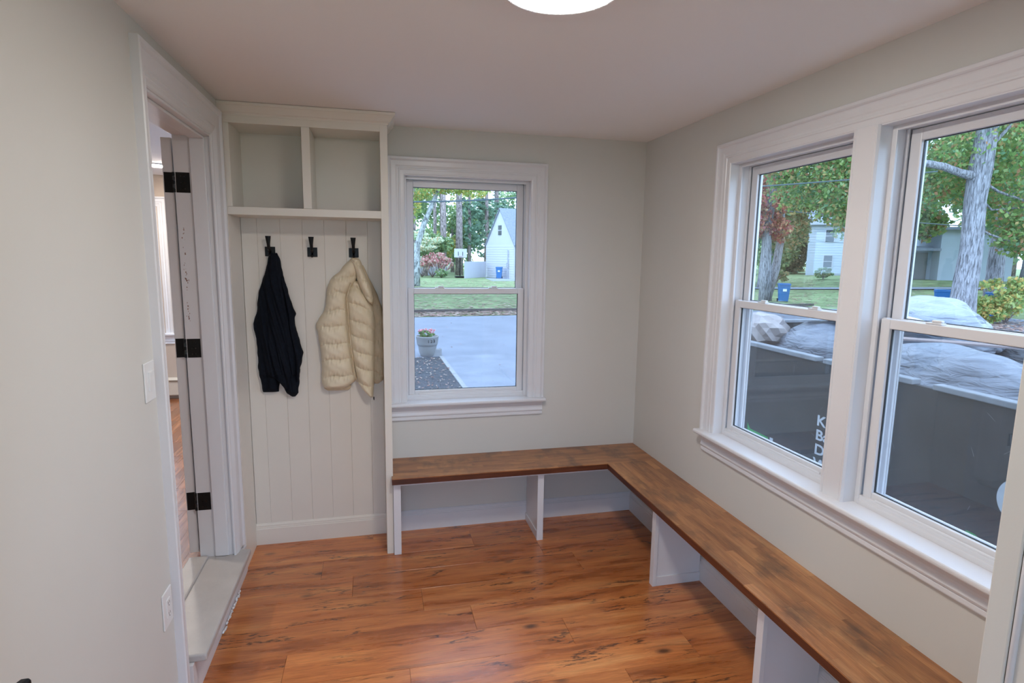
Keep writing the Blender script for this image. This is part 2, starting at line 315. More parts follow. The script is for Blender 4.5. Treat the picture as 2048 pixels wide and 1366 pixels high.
def window(n, mp, u0, u1, loc):
    """double-hung vinyl window in an opening u0..u1"""
    w = struct(thing('window_%d' % n, None, None, loc))
    z0, z1 = .813, 2.135
    # wooden extension jambs
    bm = bmesh.new(); box(bm, u0-.012, u0, -.006, .042, z0-.013, z1+.012, mp); box(bm, u1, u1+.012, -.006, .042, z0-.013, z1+.012, mp); box(bm, u0, u1, -.006, .042, z1, z1+.012, mp)
    obj('extension_jamb', bm, M['trim'], w, bevel=.001)
    fr = bmesh.new()
    rectframe(fr, mp, u0-.010, u1+.010, z0-.012, z1+.010, .028, .042, .052, wt=.026, wb=.03)
    rectframe(fr, mp, u0-.010, u1+.010, z0-.012, z1+.010, .018, .052, .168, wt=.02, wb=.03)
    box(fr, u0+.008, u0+.018, .088, .096, z0, z1, mp); box(fr, u1-.018, u1-.008, .088, .096, z0, z1, mp)
    for a in (u0+.008, u1-.028): box(fr, a, a+.02, .132, .142, z0+.018, z1-.01, mp)
    f = obj('window_frame', fr, M['vinyl'], w, bevel=.0015)
    bm = bmesh.new(); box(bm, u0+.008, u1-.008, .045, .166, z0+.006, z0+.02, mp)
    for v in bm.verts:
        d = v.co.y if mp is IDN else v.co.x
        if v.co.z > z0+.015: v.co.z += .012*(1-(d-.045)/.12)
    obj('sill_track', bm, M['vinyl'], w, bevel=.001)
    a, b = u0+.020, u1-.020
    def sash(nm, za, zb, d0, d1, st, tp, bt):
        s = bmesh.new(); rectframe(s, mp, a, b, za, zb, st, d0, d1, wt=tp, wb=bt)
        s_ = obj(nm, s, M['vinyl'], w, bevel=.003)
        g = bmesh.new(); dg = (d0+d1)/2; rectframe(g, mp, a+st-.003, b-st+.003, za+bt-.003, zb-tp+.003, .0055, dg-.0035, dg+.0035)
        obj('glazing_gasket', g, M['gasket'], s_)
        gp = bmesh.new(); dm = (d0+d1)/2; box(gp, a+st-.002, b-st+.002, dm-.002, dm+.002, za+bt-.002, zb-tp+.002, mp)
        obj('glass_pane', gp, M['glass'], s_)
        return s_
    sash('upper_sash', 1.462, z1-.012, .098, .128, .040, .040, .030)
    lo = sash('lower_sash', .838, 1.491, .056, .086, .036, .033, .030)
    for q in (.27, .73):
        uu = a+(b-a)*q; lk = bmesh.new()
        box(lk, uu-.028, uu+.028, .060, .082, 1.491, 1.497, mp); box(lk, uu-.010, uu+.024, .064, .078, 1.497, 1.505, mp)
        obj('sash_lock', lk, M['vinyl'], lo, bevel=.003)
    for uu in (a+.012, b-.012):
        B('tilt_latch', uu-.008, uu+.008, .058, .080, 1.491, 1.494, M['vinyl'], lo, mp, bevel=.001)
    B('lift_rail', a+.06, b-.06, .047, .056, .843, .852, M['vinyl'], lo, mp, bevel=.003)
    sf = bmesh.new(); rectframe(sf, mp, u0+.010, u1-.010, z0+.012, 1.475, .016, .146, .154); s_ = obj('screen_frame', sf, M['vinyl'], w, bevel=.001)
    sm = bmesh.new(); box(sm, u0+.026, u1-.026, .1495, .1502, z0+.028, 1.459, mp)
    me_ = [f for f in sm.faces]
    obj('insect_screen', sm, M['screen'], s_)
    return w
c = struct(thing('trim_1', None, None, (-1.11, 0, .70)))
casing3(c, IDN, -1.58, -.639, .813, 2.235, CP, M['trim']); sill(c, IDN, -1.580, -.639)
window(1, IDN, -1.49, -.739, (-1.11, .08, .80))
c = struct(thing('trim_3', None, None, (0, -1.70, .70)))
casing3(c, RGT, .818, 2.588, .813, 2.235, CP, M['trim']); sill(c, RGT, .818, 2.588)
MP_ = [(0, 0), (0, .016), (.004, .021), (.010, .021), (.013, .016), (.016, .0125), (.018, .0125)]
mull = [(0, 0)] + [(o, t) for o, t in [(0, .008), (.004, .017), (.010, .017), (.013, .013), (.016, .0155), (.022, .0155), (.085, .0155), (.091, .0155), (.094, .013), (.097, .017), (.103, .017), (.107, .008)]] + [(.107, 0)]
extrude('mullion_casing', mull, .813, 2.139, lambda o, t, s: RGT(1.6485+o, -t, s), M['trim'], c)
window(2, RGT, .914, 1.650, (.08, -1.28, .80))
window(3, RGT, 1.755, 2.493, (.08, -2.12, .80))

# ------------------------------------------------------------- left doorway
DP = [(0, 0), (0, .026), (.003, .030), (.012, .030), (.016, .025), (.019, .021), (.050, .019), (.056, .015), (.062, .018), (.067, .014), (.072, .016), (.077, .012), (.083, .010), (.086, .006), (.086, 0)]
DPW = [(0, 0), (0, .026), (.003, .030), (.014, .030), (.018, .025), (.022, .021), (.085, .019), (.092, .015), (.098, .018), (.104, .014), (.110, .016), (.116, .012), (.126, .010), (.130, .006), (.130, 0)]
c = struct(thing('trim_4', None, None, (-W, -.85, 0)))
LF = lambda u, d, z: (-W-d, u, z)
y0, y1, zt = -1.325, -.335, 2.345
def seg_l(nm, fa, fb, prof):
    bm = bmesh.new(); A = [bm.verts.new(LF(*fa(o, t))) for o, t in prof]; Bv = [bm.verts.new(LF(*fb(o, t))) for o, t in prof]; n = len(prof)
    for i in range(n): bm.faces.new((A[i], A[(i+1) % n], Bv[(i+1) % n], Bv[i]))
    bm.faces.new(A); bm.faces.new(Bv[::-1]); obj(nm, bm, M['trim'], c)
rs = .130/.086
def sc(o): return o*rs
seg_l('side_casing', lambda o, t: (y0+o, -t, 0), lambda o, t: (y0+o, -t, zt-sc(o)), DP)
seg_l('head_casing', lambda o, t: (y0+o, -t, zt-sc(o)), lambda o, t: (y1-sc(o), -t, zt-sc(o)), DP)
seg_l('side_casing', lambda o, t: (y1-sc(o), -t, zt-sc(o)), lambda o, t: (y1-sc(o), -t, .178), DP)
B('filler_strip', -W, -W+.016, -.336, -.277, 0, 2.30, M['trim'], c, bevel=.0015)
d1 = struct(thing('door_1', None, None, (-W-.07, -.84, .15)))
XI, XO = -W+.001, -W-.158
bm = bmesh.new(); box(bm, XO, XI, -.452, -.43, .15, 2.222); box(bm, XO, XI, -1.255, -1.240, .15, 2.222); box(bm, XO, XI, -1.255, -.43, 2.206, 2.222)
obj('door_jamb', bm, M['trim'], d1, bevel=.001)
bm = bmesh.new(); box(bm, -2.462, -2.40, -.464, -.452, .18, 2.206); box(bm, -2.462, -2.40, -1.240, -1.228, .18, 2.206); box(bm, -2.462, -2.40, -1.228, -.464, 2.194, 2.206)
obj('door_stop', bm, M['trim'], d1, bevel=.003)
# open leaf seen on its hinge edge, folded back against the wall of the next room
lf = thing('door_leaf', 'white painted open door leaf seen on its narrow hinge edge through the left doorway', 'door', (-2.565, -.43, .2))
def leafbox(bm, a, b, t0, t1, z0, z1):   # a..b along the leaf, t0..t1 across
    an = R(4)
    def f(p, q, z): return (-2.538 - q*math.cos(an) - p*math.sin(an)*1.0, -.436 + p*math.cos(an) - q*math.sin(an), z)
    return box(bm, a, b, t0, t1, z0, z1, f)
bm = leafbox(bmesh.new(), 0, .09, .004, .046, .20, 2.195); leafbox(bm, .66, .755, .004, .046, .20, 2.195); leafbox(bm, .09, .66, .004, .046, 2.08, 2.195); leafbox(bm, .09, .66, .004, .046, .20, .42); leafbox(bm, .09, .66, .004, .046, 1.0, 1.12)
leafbox(bm, .09, .66, .014, .036, .42, 2.08)
lfp = obj('panelled_leaf', bm, M['trim'], lf, bevel=.0015)
for zc in (1.998, 1.235, .470):
    hb = bmesh.new(); leafbox(hb, -.0015, .0005, .006, .042, zc-.045, zc+.045); h = obj('hinge_plate', hb, M['black'], lf)
    B('hinge_plate', -2.528, -2.470, -.4535, -.4515, zc-.045, zc+.045, M['black'], lf, bevel=.0008)
    for i in range(5):
        kb = bmesh.new(); zz = zc-.045+.018*i; tube(kb, [(-2.5365, -.4505, zz+.0006), (-2.5365, -.4505, zz+.0174)], .0065, 12)
        obj('hinge_knuckle', kb, M['knuckle'] if i % 2 else M['black'], h, smooth=False, world=True)
    for dx in (-.045, -.02):
        for dz in (-.028, 0, .028):
            kb = bmesh.new(); tube(kb, [(-2.475+dx*.6-.005, -.4533, zc+dz), (-2.475+dx*.6-.005, -.4545, zc+dz)], .0035, 10); obj('screw', kb, M['knuckle'], h)
# chipped paint flakes beside the hinges
fl = bmesh.new()
for _ in range(46):
    zz = random.choice([random.uniform(1.55, 1.80), random.uniform(1.40, 1.62), random.uniform(1.36, 1.44)]); xx = -2.512+random.gauss(0, .0035); s = random.uniform(.001, .003)
    vs = [fl.verts.new((xx+s*math.cos(a)*random.uniform(.4, 1), -.4524, zz+2.0*s*math.sin(a)*random.uniform(.5, 1.3))) for a in np.linspace(0, 2*PI, 6)[:-1]]
    fl.faces.new(vs)
tag(obj('paint_chips', fl, plain('bare_chipped_wood', (.26, .12, .065), .8), d1), kind='stuff')
# step
st = thing('door_step', 'light grey painted wooden step with rounded nosing under the left doorway', 'step', (-2.40, -.8, 0))
bm = bmesh.new(); box(bm, -2.50, -2.308, -1.222, -.405, .146, .178); obj('tread', bm, M['tread'], st, bevel=.008, seg=3)
B('riser', -W-.02, -2.352, -1.24, -.30, 0, .147, M['trim'], st, bevel=.001)
bm = box(bmesh.new(), -2.585, -2.495, -1.238, -.455, .14, .186); obj('threshold', bm, M['tread'], st, bevel=.006)
ck = bmesh.new()
for i in range(26):
    yy = -.52-.013*i+random.uniform(-.003, .003); s = random.uniform(.004, .009)
    bmesh.ops.create_icosphere(ck, subdivisions=1, radius=s, matrix=Matrix.Translation((-2.347+random.uniform(0, .004), yy, random.uniform(.004, .014)+.002*(i % 3))) @ Matrix.Diagonal((.8, 1.6, 1, 1)))
tag(obj('dried_caulk', ck, M['trim'], st, smooth=True), kind='stuff')

# ------------------------------------------------------------- next room
HZ = .15; HX = -6.0; HY = 3.2
hf = struct(B('floor', HX, -W-.15, -2.5, HY, HZ-.06, HZ-.012, plain('hall_subfloor', (.08, .04, .02), .8)))
me = None
x = -2.54; 
i = 0
while x > -4.9:
    L_ = 0
    y = -2.4+((i*.37) % .8)
    ys = [-2.5]
    while y < HY: ys.append(y); y += 1.15
    ys.append(HY)
    for a, b in zip(ys, ys[1:]):
        key = ('h', round(b-a, 2))
        if key not in cache:
            bm = box(bmesh.new(), -.0405, .0405, -(b-a)/2+.001, (b-a)/2-.001, -.012, 0)
            bmesh.ops.recalc_face_normals(bm, faces=bm.faces); m_ = bpy.data.meshes.new('floorboard'); bm.to_mesh(m_); bm.free(); m_.materials.append(M['hallfloor']); cache[key] = m_
        o = bpy.data.objects.new('floorboard', cache[key]); COL.objects.link(o); o.location = (x-.041, (a+b)/2, HZ); o.parent = hf
    x -= .082; i += 1
holed('wall_far', HX, -W-.15, HY, HY+.15, 0, 2.46, [(-4.60, -3.80, .85, 2.14)], lambda u, d, z: (u, d, z), plain('hall_wall_paint', (.52, .42, .34), .6))
struct(B('wall_end', HX-.1, HX, -2.6, HY, 0, 2.46, M['wall'])); struct(B('wall_near', HX, -W-.15, -2.6, -2.5, 0, 2.46, M['wall']))
struct(B('ceiling', HX-.1, -W-.15, -2.6, HY+.15, 2.45, 2.58, M['ceil']))
FARW = lambda u, d, z: (u, HY+d, z)
c5 = struct(thing('trim_5', None, None, (-4.2, HY, .7))); casing3(c5, FARW, -4.70, -3.695, .85, 2.235, CP, M['trim'])
B('stool', -4.72, -3.675, HY-.05, HY+.03, .825, .85, M['trim'], c5, bevel=.006)
extrude('apron', AP, -4.70, -3.69, lambda t, z, s: FARW(s, -t, .735+z), M['trim'], c5)
w4 = struct(thing('window_4', None, None, (-4.2, HY, .8))); 
fr = bmesh.new(); rectframe(fr, FARW, -4.60, -3.80, .85, 2.14, .03, 0, .12); rectframe(fr, FARW, -4.57, -3.83, .88, 1.52, .035, .03, .06); rectframe(fr, FARW, -4.57, -3.83, 1.49, 2.11, .035, .07, .10); obj('window_frame', fr, M['vinyl'], w4, bevel=.001)
g = bmesh.new(); box(g, -4.54, -3.86, .044, .048, .91, 1.49, FARW); box(g, -4.54, -3.86, .084, .088, 1.52, 2.08, FARW); obj('glass_pane', g, M['glass'], w4)
ht = thing('baseboard_heater', 'beige metal baseboard heater along the wall of the next room', 'heater', (-3.9, HY, HZ))
HPf = [(0, .04), (.052, .04), (.056, .05), (.056, .185), (.045, .205), (.0, .225)]
extrude('heater_cover', HPf, -5.0, -2.9, lambda t, z, s: (s, HY-.001-t, HZ+z), plain('beige_heater_enamel', (.62, .54, .44), .4), ht, bevel=.001)
for i in range(14):
    B('louver', -4.9+.14*i, -4.9+.14*i+.11, HY-.062, HY-.056, HZ+.188, HZ+.204, plain('brown_louver_metal', (.25, .19, .14), .5) if i == 0 else bpy.data.materials['brown_louver_metal'], ht)  # louvers are a darker brown than the beige cover
for i in range(2): pass
# round LED light in the next room, and a second one added out of view
def disc_light(name, label, x, y, z, r, mat, group=None):
    t = thing(name, label, 'light', (x, y, z), group)
    bm = bmesh.new(); lathe(bm, [(r*.98, -.012), (r*.995, -.008), (r, 0)][::1], (x, y, z), 48); obj('trim_ring', bm, M['vinyl'], t, smooth=True)
    bm = bmesh.new(); lathe(bm, [(r*.2, -.022), (r*.6, -.0205), (r*.85, -.018), (r*.93, -.013), (r*.93, -.006)], (x, y, z), 48); obj('diffuser', bm, mat, t, smooth=True)
    return t
disc_light('recessed_light', 'small round flat light on the ceiling of the next room seen through the doorway', -3.52, 2.42, 2.45, .085, M['hall_lamp'])
disc_light('recessed_light', 'round flat light added out of view to brighten the next room', -4.3, .3, 2.45, .10, M['hall_lamp'])  # added lamp, never in view, only brightens the next room

# ------------------------------------------------------------- main ceiling light
t = thing('ceiling_light', 'round white flush LED ceiling light cut off by the top of the picture', 'light', (-1.169, -1.875, H))
bm = bmesh.new(); lathe(bm, [(.149, -.026), (.153, -.0275), (.158, -.026), (.162, -.018), (.163, 0)], (-1.169, -1.875, H), 64); obj('rim', bm, M['vinyl'], t, smooth=True)
bm = bmesh.new(); lathe(bm, [(.03, -.036), (.09, -.035), (.13, -.032), (.148, -.027), (.149, -.025)], (-1.169, -1.875, H), 64); obj('diffuser', bm, M['lamp'], t, smooth=True)

# ------------------------------------------------------------- switch and outlet plates
def plate(name, label, cat, yc, zc, outlet):
    t = thing(name, label, cat, (-W, yc, zc))
    B('cover_plate', -W, -W+.006, yc-.041, yc+.041, zc-.064, zc+.064, M['plate'], t, bevel=.003, seg=3)
    if outlet:
        ins = B('receptacle', -W+.005, -W+.009, yc-.0165, yc+.0165, zc-.033, zc+.033, M['plate'], t, bevel=.002)
        for dz in (-.019, .019):
            for dy in (-.006, .006): B('slot', -W+.0085, -W+.0093, yc+dy-.001, yc+dy+.001, zc+dz-.004, zc+dz+.005, M['black'], ins)
            g = bmesh.new(); tube(g, [(-W+.0085, yc, zc+dz-.010), (-W+.0093, yc, zc+dz-.010)], .0025, 10); obj('ground_hole', g, M['black'], ins)
    else:
        bm = box(bmesh.new(), -W+.005, -W+.008, yc-.0165, yc+.0165, zc-.033, zc+.033)
        for v in bm.verts:
            if v.co.x > -W+.007 and v.co.z > zc: v.co.x += .005
        obj('rocker', bm, M['plate'], t, bevel=.0015)
plate('light_switch', 'white rocker light switch on the left wall, higher of the two plates', 'switch', -1.382, 1.271, False)
plate('wall_outlet', 'white electrical outlet plate low on the left wall, below the switch', 'outlet', -1.382, .479, True)

# ------------------------------------------------------------- open door at the left of the camera with black lever
dl = thing('door_leaf', 'white door folded against the left wall with a black lever at the lower left corner', 'door', (-2.32, -2.73, 0))
bm = bmesh.new(); box(bm, -2.352, -2.308, -3.14, -2.345, .01, 2.05); obj('leaf_slab', bm, M['trim'], dl, bevel=.002)
lv = bmesh.new(); tube(lv, [(-2.308, -2.425, .962), (-2.296, -2.425, .962)], .026, 24); tube(lv, [(-2.30, -2.425, .962), (-2.25, -2.425, .962)], .010, 16)
obj('lever_rose', lv, M['black'], dl, bevel=.002)
bm = bmesh.new()
pts = [(-2.235, -2.395, .972), (-2.240, -2.425, .972), (-2.238, -2.47, .968), (-2.240, -2.53, .962)]
for a in range(len(pts)-1): pass
secs = []
for (x, y, z), hw, hh in zip(pts, (.009, .012, .010, .008), (.010, .013, .011, .009)):
    secs.append([bm.verts.new((x+dx*hw, y, z+dz*hh)) for dx, dz in ((-1, -.6), (-.6, -1), (.6, -1), (1, -.6), (1, .6), (.6, 1), (-.6, 1), (-1, .6))])
for r0, r1 in zip(secs, secs[1:]):
    for k in range(8): bm.faces.new((r0[k], r0[(k+1) % 8], r1[(k+1) % 8], r1[k]))
bm.faces.new(secs[0]); bm.faces.new(secs[-1][::-1])
obj('lever_handle', bm, M['black'], dl, bevel=.002)
# ------------------------------------------------------------- built-in locker
CBX = thing('mudroom_locker', 'tall white built-in locker with two open cubbies above a coat hook panel', 'cabinet', (-1.98, -.14, 0))
YF = -.277
C_ = M['cab']
B('side_panel', -1.62, -1.582, YF, 0, 0, 2.345, C_, CBX, bevel=.0015)
B('side_panel', -W, -2.358, YF, -.009, 0, 2.345, C_, CBX, bevel=.0015)
B('stile', -2.358, -2.334, YF, YF+.02, 1.9115, 2.3085, C_, CBX, bevel=.0012)
B('top_rail', -2.358, -1.62, YF, YF+.02, 2.309, 2.37, C_, CBX, bevel=.0012)
B('divider', -2.002, -1.962, YF, -.003, 1.9115, 2.3085, C_, CBX, bevel=.0012)
B('shelf', -2.358, -1.62, YF, -.003, 1.873, 1.911, C_, CBX, bevel=.0012)
B('top_board', -2.358, -1.62, YF+.02, -.003, 2.312, 2.335, C_, CBX)
B('cubby_back', -2.358, -1.62, -.010, -.002, 1.90, 2.32, C_, CBX)
B('cubby_liner', -2.358, -2.336, YF+.02, -.010, 1.911, 2.312, C_, CBX)
CR = [(0, 0), (.004, .0), (.006, .006), (.010, .010), (.016, .013), (.026, .030), (.034, .040), (.038, .042), (.040, .048), (.040, .055), (0, .055)]
bm = bmesh.new(); A = [bm.verts.new((-W, YF-o, 2.343+z)) for o, z in CR]; Bv = [bm.verts.new((-1.582+o, YF-o, 2.343+z)) for o, z in CR]; Cv = [bm.verts.new((-1.582+o, -.001, 2.343+z)) for o, z in CR]; n = len(CR)
for P, Q in ((A, Bv), (Bv, Cv)):
    for i in range(n): bm.faces.new((P[i], P[(i+1) % n], Q[(i+1) % n], Q[i]))
bm.faces.new(A); bm.faces.new(Cv[::-1]); obj('crown_moulding', bm, C_, CBX)
B('crown_core', -W, -1.583, YF+.001, -.001, 2.345, 2.399, C_, CBX)
gx = [-2.358, -2.277, -2.160, -2.045, -1.929, -1.812, -1.696, -1.62]
for a, b in zip(gx, gx[1:]):
    bm = box(bmesh.new(), a+.0002, b-.0002, -.008, 0, .0, 1.873)
    bmesh.ops.bevel(bm, geom=[e for e in bm.edges if abs(e.verts[0].co.x-e.verts[1].co.x) < 1e-6 and all(v.co.y < -.007 for v in e.verts)], offset=.0018, segments=1, affect='EDGES')
    obj('groove_board', bm, C_, CBX)
# ------------------------------------------------------------- coat hooks
def hook(x, label):
    t = thing('coat_hook', label, 'hook', (x, -.008, 1.70), 'black coat hooks in the locker')
    z = 1.695
    B('hook_plate', x-.0265, x+.0265, -.013, -.008, z-.026, z+.026, M['black'], t, bevel=.0015)
    bm = bmesh.new(); pts = [((0, -.012, .0), .009, .006), ((0, -.030, .004), .0085, .006), ((0, -.048, .016), .008, .006), ((0, -.055, .040), .009, .006), ((0, -.058, .065), .0125, .0065), ((0, -.060, .083), .015, .006)]
    rings = []
    for (dx, dy, dz), hw, hh in pts:
        n = Vector((0, 0, 1)) if dz < .01 else (Vector((0, .7, .7)) if dz < .03 else Vector((0, 1, 0)))
        rings.append([bm.verts.new(Vector((x, dy, z+dz)) + Vector((math.cos(a)*hw, 0, 0)) + n*math.sin(a)*hh) for a in np.linspace(0, 2*PI, 13)[:-1]])
    for r0, r1 in zip(rings, rings[1:]):
        for k in range(12): bm.faces.new((r0[k], r0[(k+1) % 12], r1[(k+1) % 12], r1[k]))
    bm.faces.new(rings[0]); bm.faces.new(rings[-1][::-1]); obj('upper_prong', bm, M['black'], t, smooth=False, bevel=.001)
    bm = bmesh.new(); tube(bm, [(x, -.012, z-.008), (x, -.028, z-.022), (x, -.036, z-.024), (x, -.040, z-.016)], [.0055, .0055, .006, .0065], 10); obj('lower_prong', bm, M['black'], t, smooth=True)
    for dz in (.016, -.003):
        bm = bmesh.new(); tube(bm, [(x+.012*(1 if dz > 0 else -1)*0, -.0128, z+dz), (x, -.0145, z+dz)], .0042, 12); obj('screw', bm, M['knuckle'], t)
hook(-2.214, 'black metal coat hook holding the dark jacket, left of three')
hook(-1.994, 'empty black metal coat hook in the middle of the locker')
hook(-1.772, 'black metal coat hook holding the cream puffer, right of three')

# ------------------------------------------------------------- clothes
T_ = {
    'black_body': [(1.688, -2.213, -2.177), (1.664, -2.225, -2.168), (1.627, -2.231, -2.16), (1.57, -2.247, -2.151), (1.519, -2.266, -2.141), (1.483, -2.279, -2.134), (1.432, -2.288, -2.131), (1.374, -2.295, -2.124), (1.345, -2.302, -2.115), (1.301, -2.318, -2.104), (1.258, -2.314, -2.092), (1.2, -2.304, -2.084), (1.119, -2.303, -2.081), (1.046, -2.303, -2.091), (1.003, -2.298, -2.1), (0.982, -2.293, -2.108)],
    'black_tail_left': [(1.041, -2.302, -2.189), (1.005, -2.298, -2.192), (0.968, -2.292, -2.195), (0.94, -2.288, -2.197), (0.912, -2.284, -2.199)],
    'black_tail_right': [(1.038, -2.204, -2.081), (1.001, -2.19, -2.086), (0.964, -2.183, -2.09), (0.935, -2.172, -2.093), (0.901, -2.159, -2.095), (0.881, -2.133, -2.112)],
    'black_flap': [(1.675, -2.208, -2.181), (1.591, -2.215, -2.171), (1.483, -2.226, -2.163), (1.374, -2.235, -2.152), (1.265, -2.242, -2.139), (1.155, -2.247, -2.129), (1.083, -2.246, -2.128), (1.025, -2.244, -2.127), (0.994, -2.213, -2.129), (0.965, -2.186, -2.137), (0.929, -2.163, -2.149)],
    'black_sleeve': [(1.57, -2.168, -2.149), (1.519, -2.16, -2.137), (1.468, -2.148, -2.125), (1.402, -2.14, -2.107), (1.355, -2.134, -2.091), (1.337, -2.132, -2.097), (1.285, -2.128, -2.096), (1.227, -2.123, -2.083), (1.175, -2.114, -2.069), (1.135, -2.107, -2.06), (1.091, -2.104, -2.068), (1.043, -2.1, -2.08), (0.97, -2.101, -2.09)],
    'puff_left': [(1.661, -1.79, -1.752), (1.64, -1.811, -1.744), (1.618, -1.832, -1.743), (1.587, -1.854, -1.745), (1.562, -1.885, -1.751), (1.535, -1.908, -1.765), (1.498, -1.921, -1.787), (1.461, -1.926, -1.811), (1.401, -1.932, -1.814), (1.357, -1.947, -1.812), (1.327, -1.97, -1.811), (1.297, -1.985, -1.809), (1.268, -1.987, -1.809), (1.231, -1.977, -1.805), (1.185, -1.974, -1.801), (1.133, -1.968, -1.796), (1.074, -1.965, -1.79), (1.029, -1.964, -1.782), (0.998, -1.967, -1.771), (0.976, -1.971, -1.772), (0.954, -1.968, -1.786), (0.933, -1.96, -1.819), (0.921, -1.947, -1.84)],
    'puff_middle': [(1.539, -1.776, -1.747), (1.505, -1.794, -1.731), (1.468, -1.813, -1.713), (1.43, -1.818, -1.691), (1.393, -1.812, -1.671), (1.34, -1.811, -1.661), (1.28, -1.808, -1.657), (1.22, -1.806, -1.663), (1.159, -1.799, -1.663), (1.099, -1.792, -1.667), (1.039, -1.782, -1.669), (0.994, -1.773, -1.671), (0.948, -1.765, -1.674), (0.911, -1.741, -1.677), (0.879, -1.71, -1.681), (0.861, -1.691, -1.684)],
    'puff_collar': [(1.667, -1.783, -1.748), (1.651, -1.787, -1.738), (1.625, -1.775, -1.729), (1.595, -1.764, -1.716), (1.558, -1.758, -1.703), (1.52, -1.747, -1.686), (1.483, -1.732, -1.672), (1.445, -1.715, -1.667), (1.422, -1.698, -1.669), (1.409, -1.683, -1.674)],
    'puff_back': [(1.625, -1.746, -1.722), (1.573, -1.733, -1.699), (1.52, -1.721, -1.676), (1.475, -1.708, -1.652), (1.415, -1.695, -1.631), (1.355, -1.689, -1.618), (1.293, -1.684, -1.614), (1.218, -1.685, -1.614), (1.143, -1.687, -1.614), (1.067, -1.687, -1.614), (0.992, -1.687, -1.615), (0.954, -1.683, -1.627), (0.937, -1.67, -1.648)],
    'puff_lining': [(0.936, -1.953, -1.808), (0.921, -1.954, -1.805), (0.906, -1.933, -1.819)],
}
def interp(rows, z):
    zs = [r[0] for r in rows]
    return (np.interp(-z, [-q for q in zs], [r[1] for r in rows]), np.interp(-z, [-q for q in zs], [r[2] for r in rows]))
def cloth(name, key, mat, parent, base, depth, relief, nz=90, ns=40, zshift=None):
    """closed hanging volume: outline rows give its left and right edge at each height; relief(s, z, x) adds folds to the front"""
    rows = sorted(T_[key], key=lambda r: -r[0]); zt, zb = rows[0][0], rows[-1][0]
    bm = bmesh.new(); fr_ = []; bk = []
    for i in range(nz+1):
        z = zt+(zb-zt)*i/nz; l, r = interp(rows, z); a = []; b = []
        wob = .0016*math.sin(z*90+ len(key))+.0012*math.sin(z*47)
        e = min(1, min(i, nz-i)/5+.12)
        for j in range(ns+1):
            s = -1+2*j/ns; x = (l+r)/2+(r-l)/2*s+(wob if abs(s) == 1 else 0); p = max(0, 1-abs(s)**2.6)**.5
            d = (depth*(.25+.75*min(1, (zt-z)/.18+.3)))*p*e**.5+relief(s, z, x)*p*e
            dz = zshift(s, z) if zshift else 0
            a.append(bm.verts.new((x, base-max(d, .0005), z+dz)))
            b.append(bm.verts.new((x, base+.006*p, z+dz)))
        fr_.append(a); bk.append(b)
    for i in range(nz):
        for j in range(ns):
            bm.faces.new((fr_[i][j], fr_[i][j+1], fr_[i+1][j+1], fr_[i+1][j])); bm.faces.new((bk[i][j], bk[i+1][j], bk[i+1][j+1], bk[i][j+1]))
        bm.faces.new((fr_[i][0], fr_[i+1][0], bk[i+1][0], bk[i][0])); bm.faces.new((fr_[i][ns], bk[i][ns], bk[i+1][ns], fr_[i+1][ns]))
    for j in range(ns):
        bm.faces.new((fr_[0][j], bk[0][j], bk[0][j+1], fr_[0][j+1])); bm.faces.new((fr_[nz][j], fr_[nz][j+1], bk[nz][j+1], bk[nz][j]))
    return obj(name, bm, mat, parent, smooth=True)
M['navy'] = plain('dark_navy_knit', (.0055, .008, .014), .85, noise=.25, nscale=60, bump=.4, bscale=900, spec=.15)
jk = thing('jacket', 'dark navy knit jacket hanging from the left hook in the locker', 'jacket', (-2.2, -.06, 1.69))
def fold(k, amp, ph, tilt=0.):
    def f(s, z, x):
        u = x*1.0+tilt*(z-1.3); fade = min(1, max(.2, (1.7-z)*4))
        return amp*fade*(math.sin(u*k+ph)+.5*math.sin(u*k*2.3+ph*2+z*5))
    return f
cloth('jacket_body', 'black_body', M['navy'], jk, -.016, .045, fold(105, .009, .4, .12), nz=100, ns=54)
cloth('jacket_tail', 'black_tail_left', M['navy'], jk, -.018, .040, fold(90, .006, 1.2), nz=24, ns=30)
cloth('jacket_tail', 'black_tail_right', M['navy'], jk, -.018, .040, fold(110, .006, .3, .1), nz=24, ns=30)
cloth('jacket_front', 'black_flap', M['navy'], jk, -.045, .026, fold(120, .007, 2.0, .22), nz=90, ns=36)
cloth('jacket_sleeve', 'black_sleeve', M['navy'], jk, -.034, .028, fold(100, .004, 1.0, .2), nz=80, ns=24)

M['puff'] = plain('cream_puffer_nylon', (.82, .72, .54), .42, noise=.05, nscale=9, bump=.55, bscale=70, spec=.4)
M['puff2'] = plain('cream_puffer_lining', (.70, .58, .40), .5, noise=.05, nscale=9, bump=.4, bscale=80, spec=.3)
pf = thing('puffer_jacket', 'cream quilted puffer jacket hanging from the right hook', 'jacket', (-1.78, -.06, 1.66))
def quilt(lines, slope, amp, curve=0., xc=0.):
    """lines: heights of the stitched seams; between them the down puffs out"""
    ls = sorted(lines)
    def f(s, z, x):
        q = z+slope*(x-xc)+curve*s*s+.004*math.sin(x*55+z*9)
        i = np.searchsorted(ls, q)
        if i == 0: a, b = ls[0]-.09, ls[0]
        elif i == len(ls): a, b = ls[-1], ls[-1]+.10
        else: a, b = ls[i-1], ls[i]
        t = min(1, max(0, (q-a)/(b-a)))
        puff = (max(0, math.sin(PI*t)))**.42
        near = math.exp(-(min(t, 1-t)*(b-a)/.022)**2)
        wr = near*(.0022*math.sin(x*260+z*40)+.0016*math.sin(x*410-z*90))+.0010*math.sin(x*90+z*130)
        return amp*(puff-.55)+wr
    return f
cloth('rear_panel', 'puff_back', M['puff2'], pf, -.014, .028, quilt([1.50, 1.40, 1.30, 1.20, 1.10, 1.0], .35, .016, 0, -1.65), nz=120, ns=30)
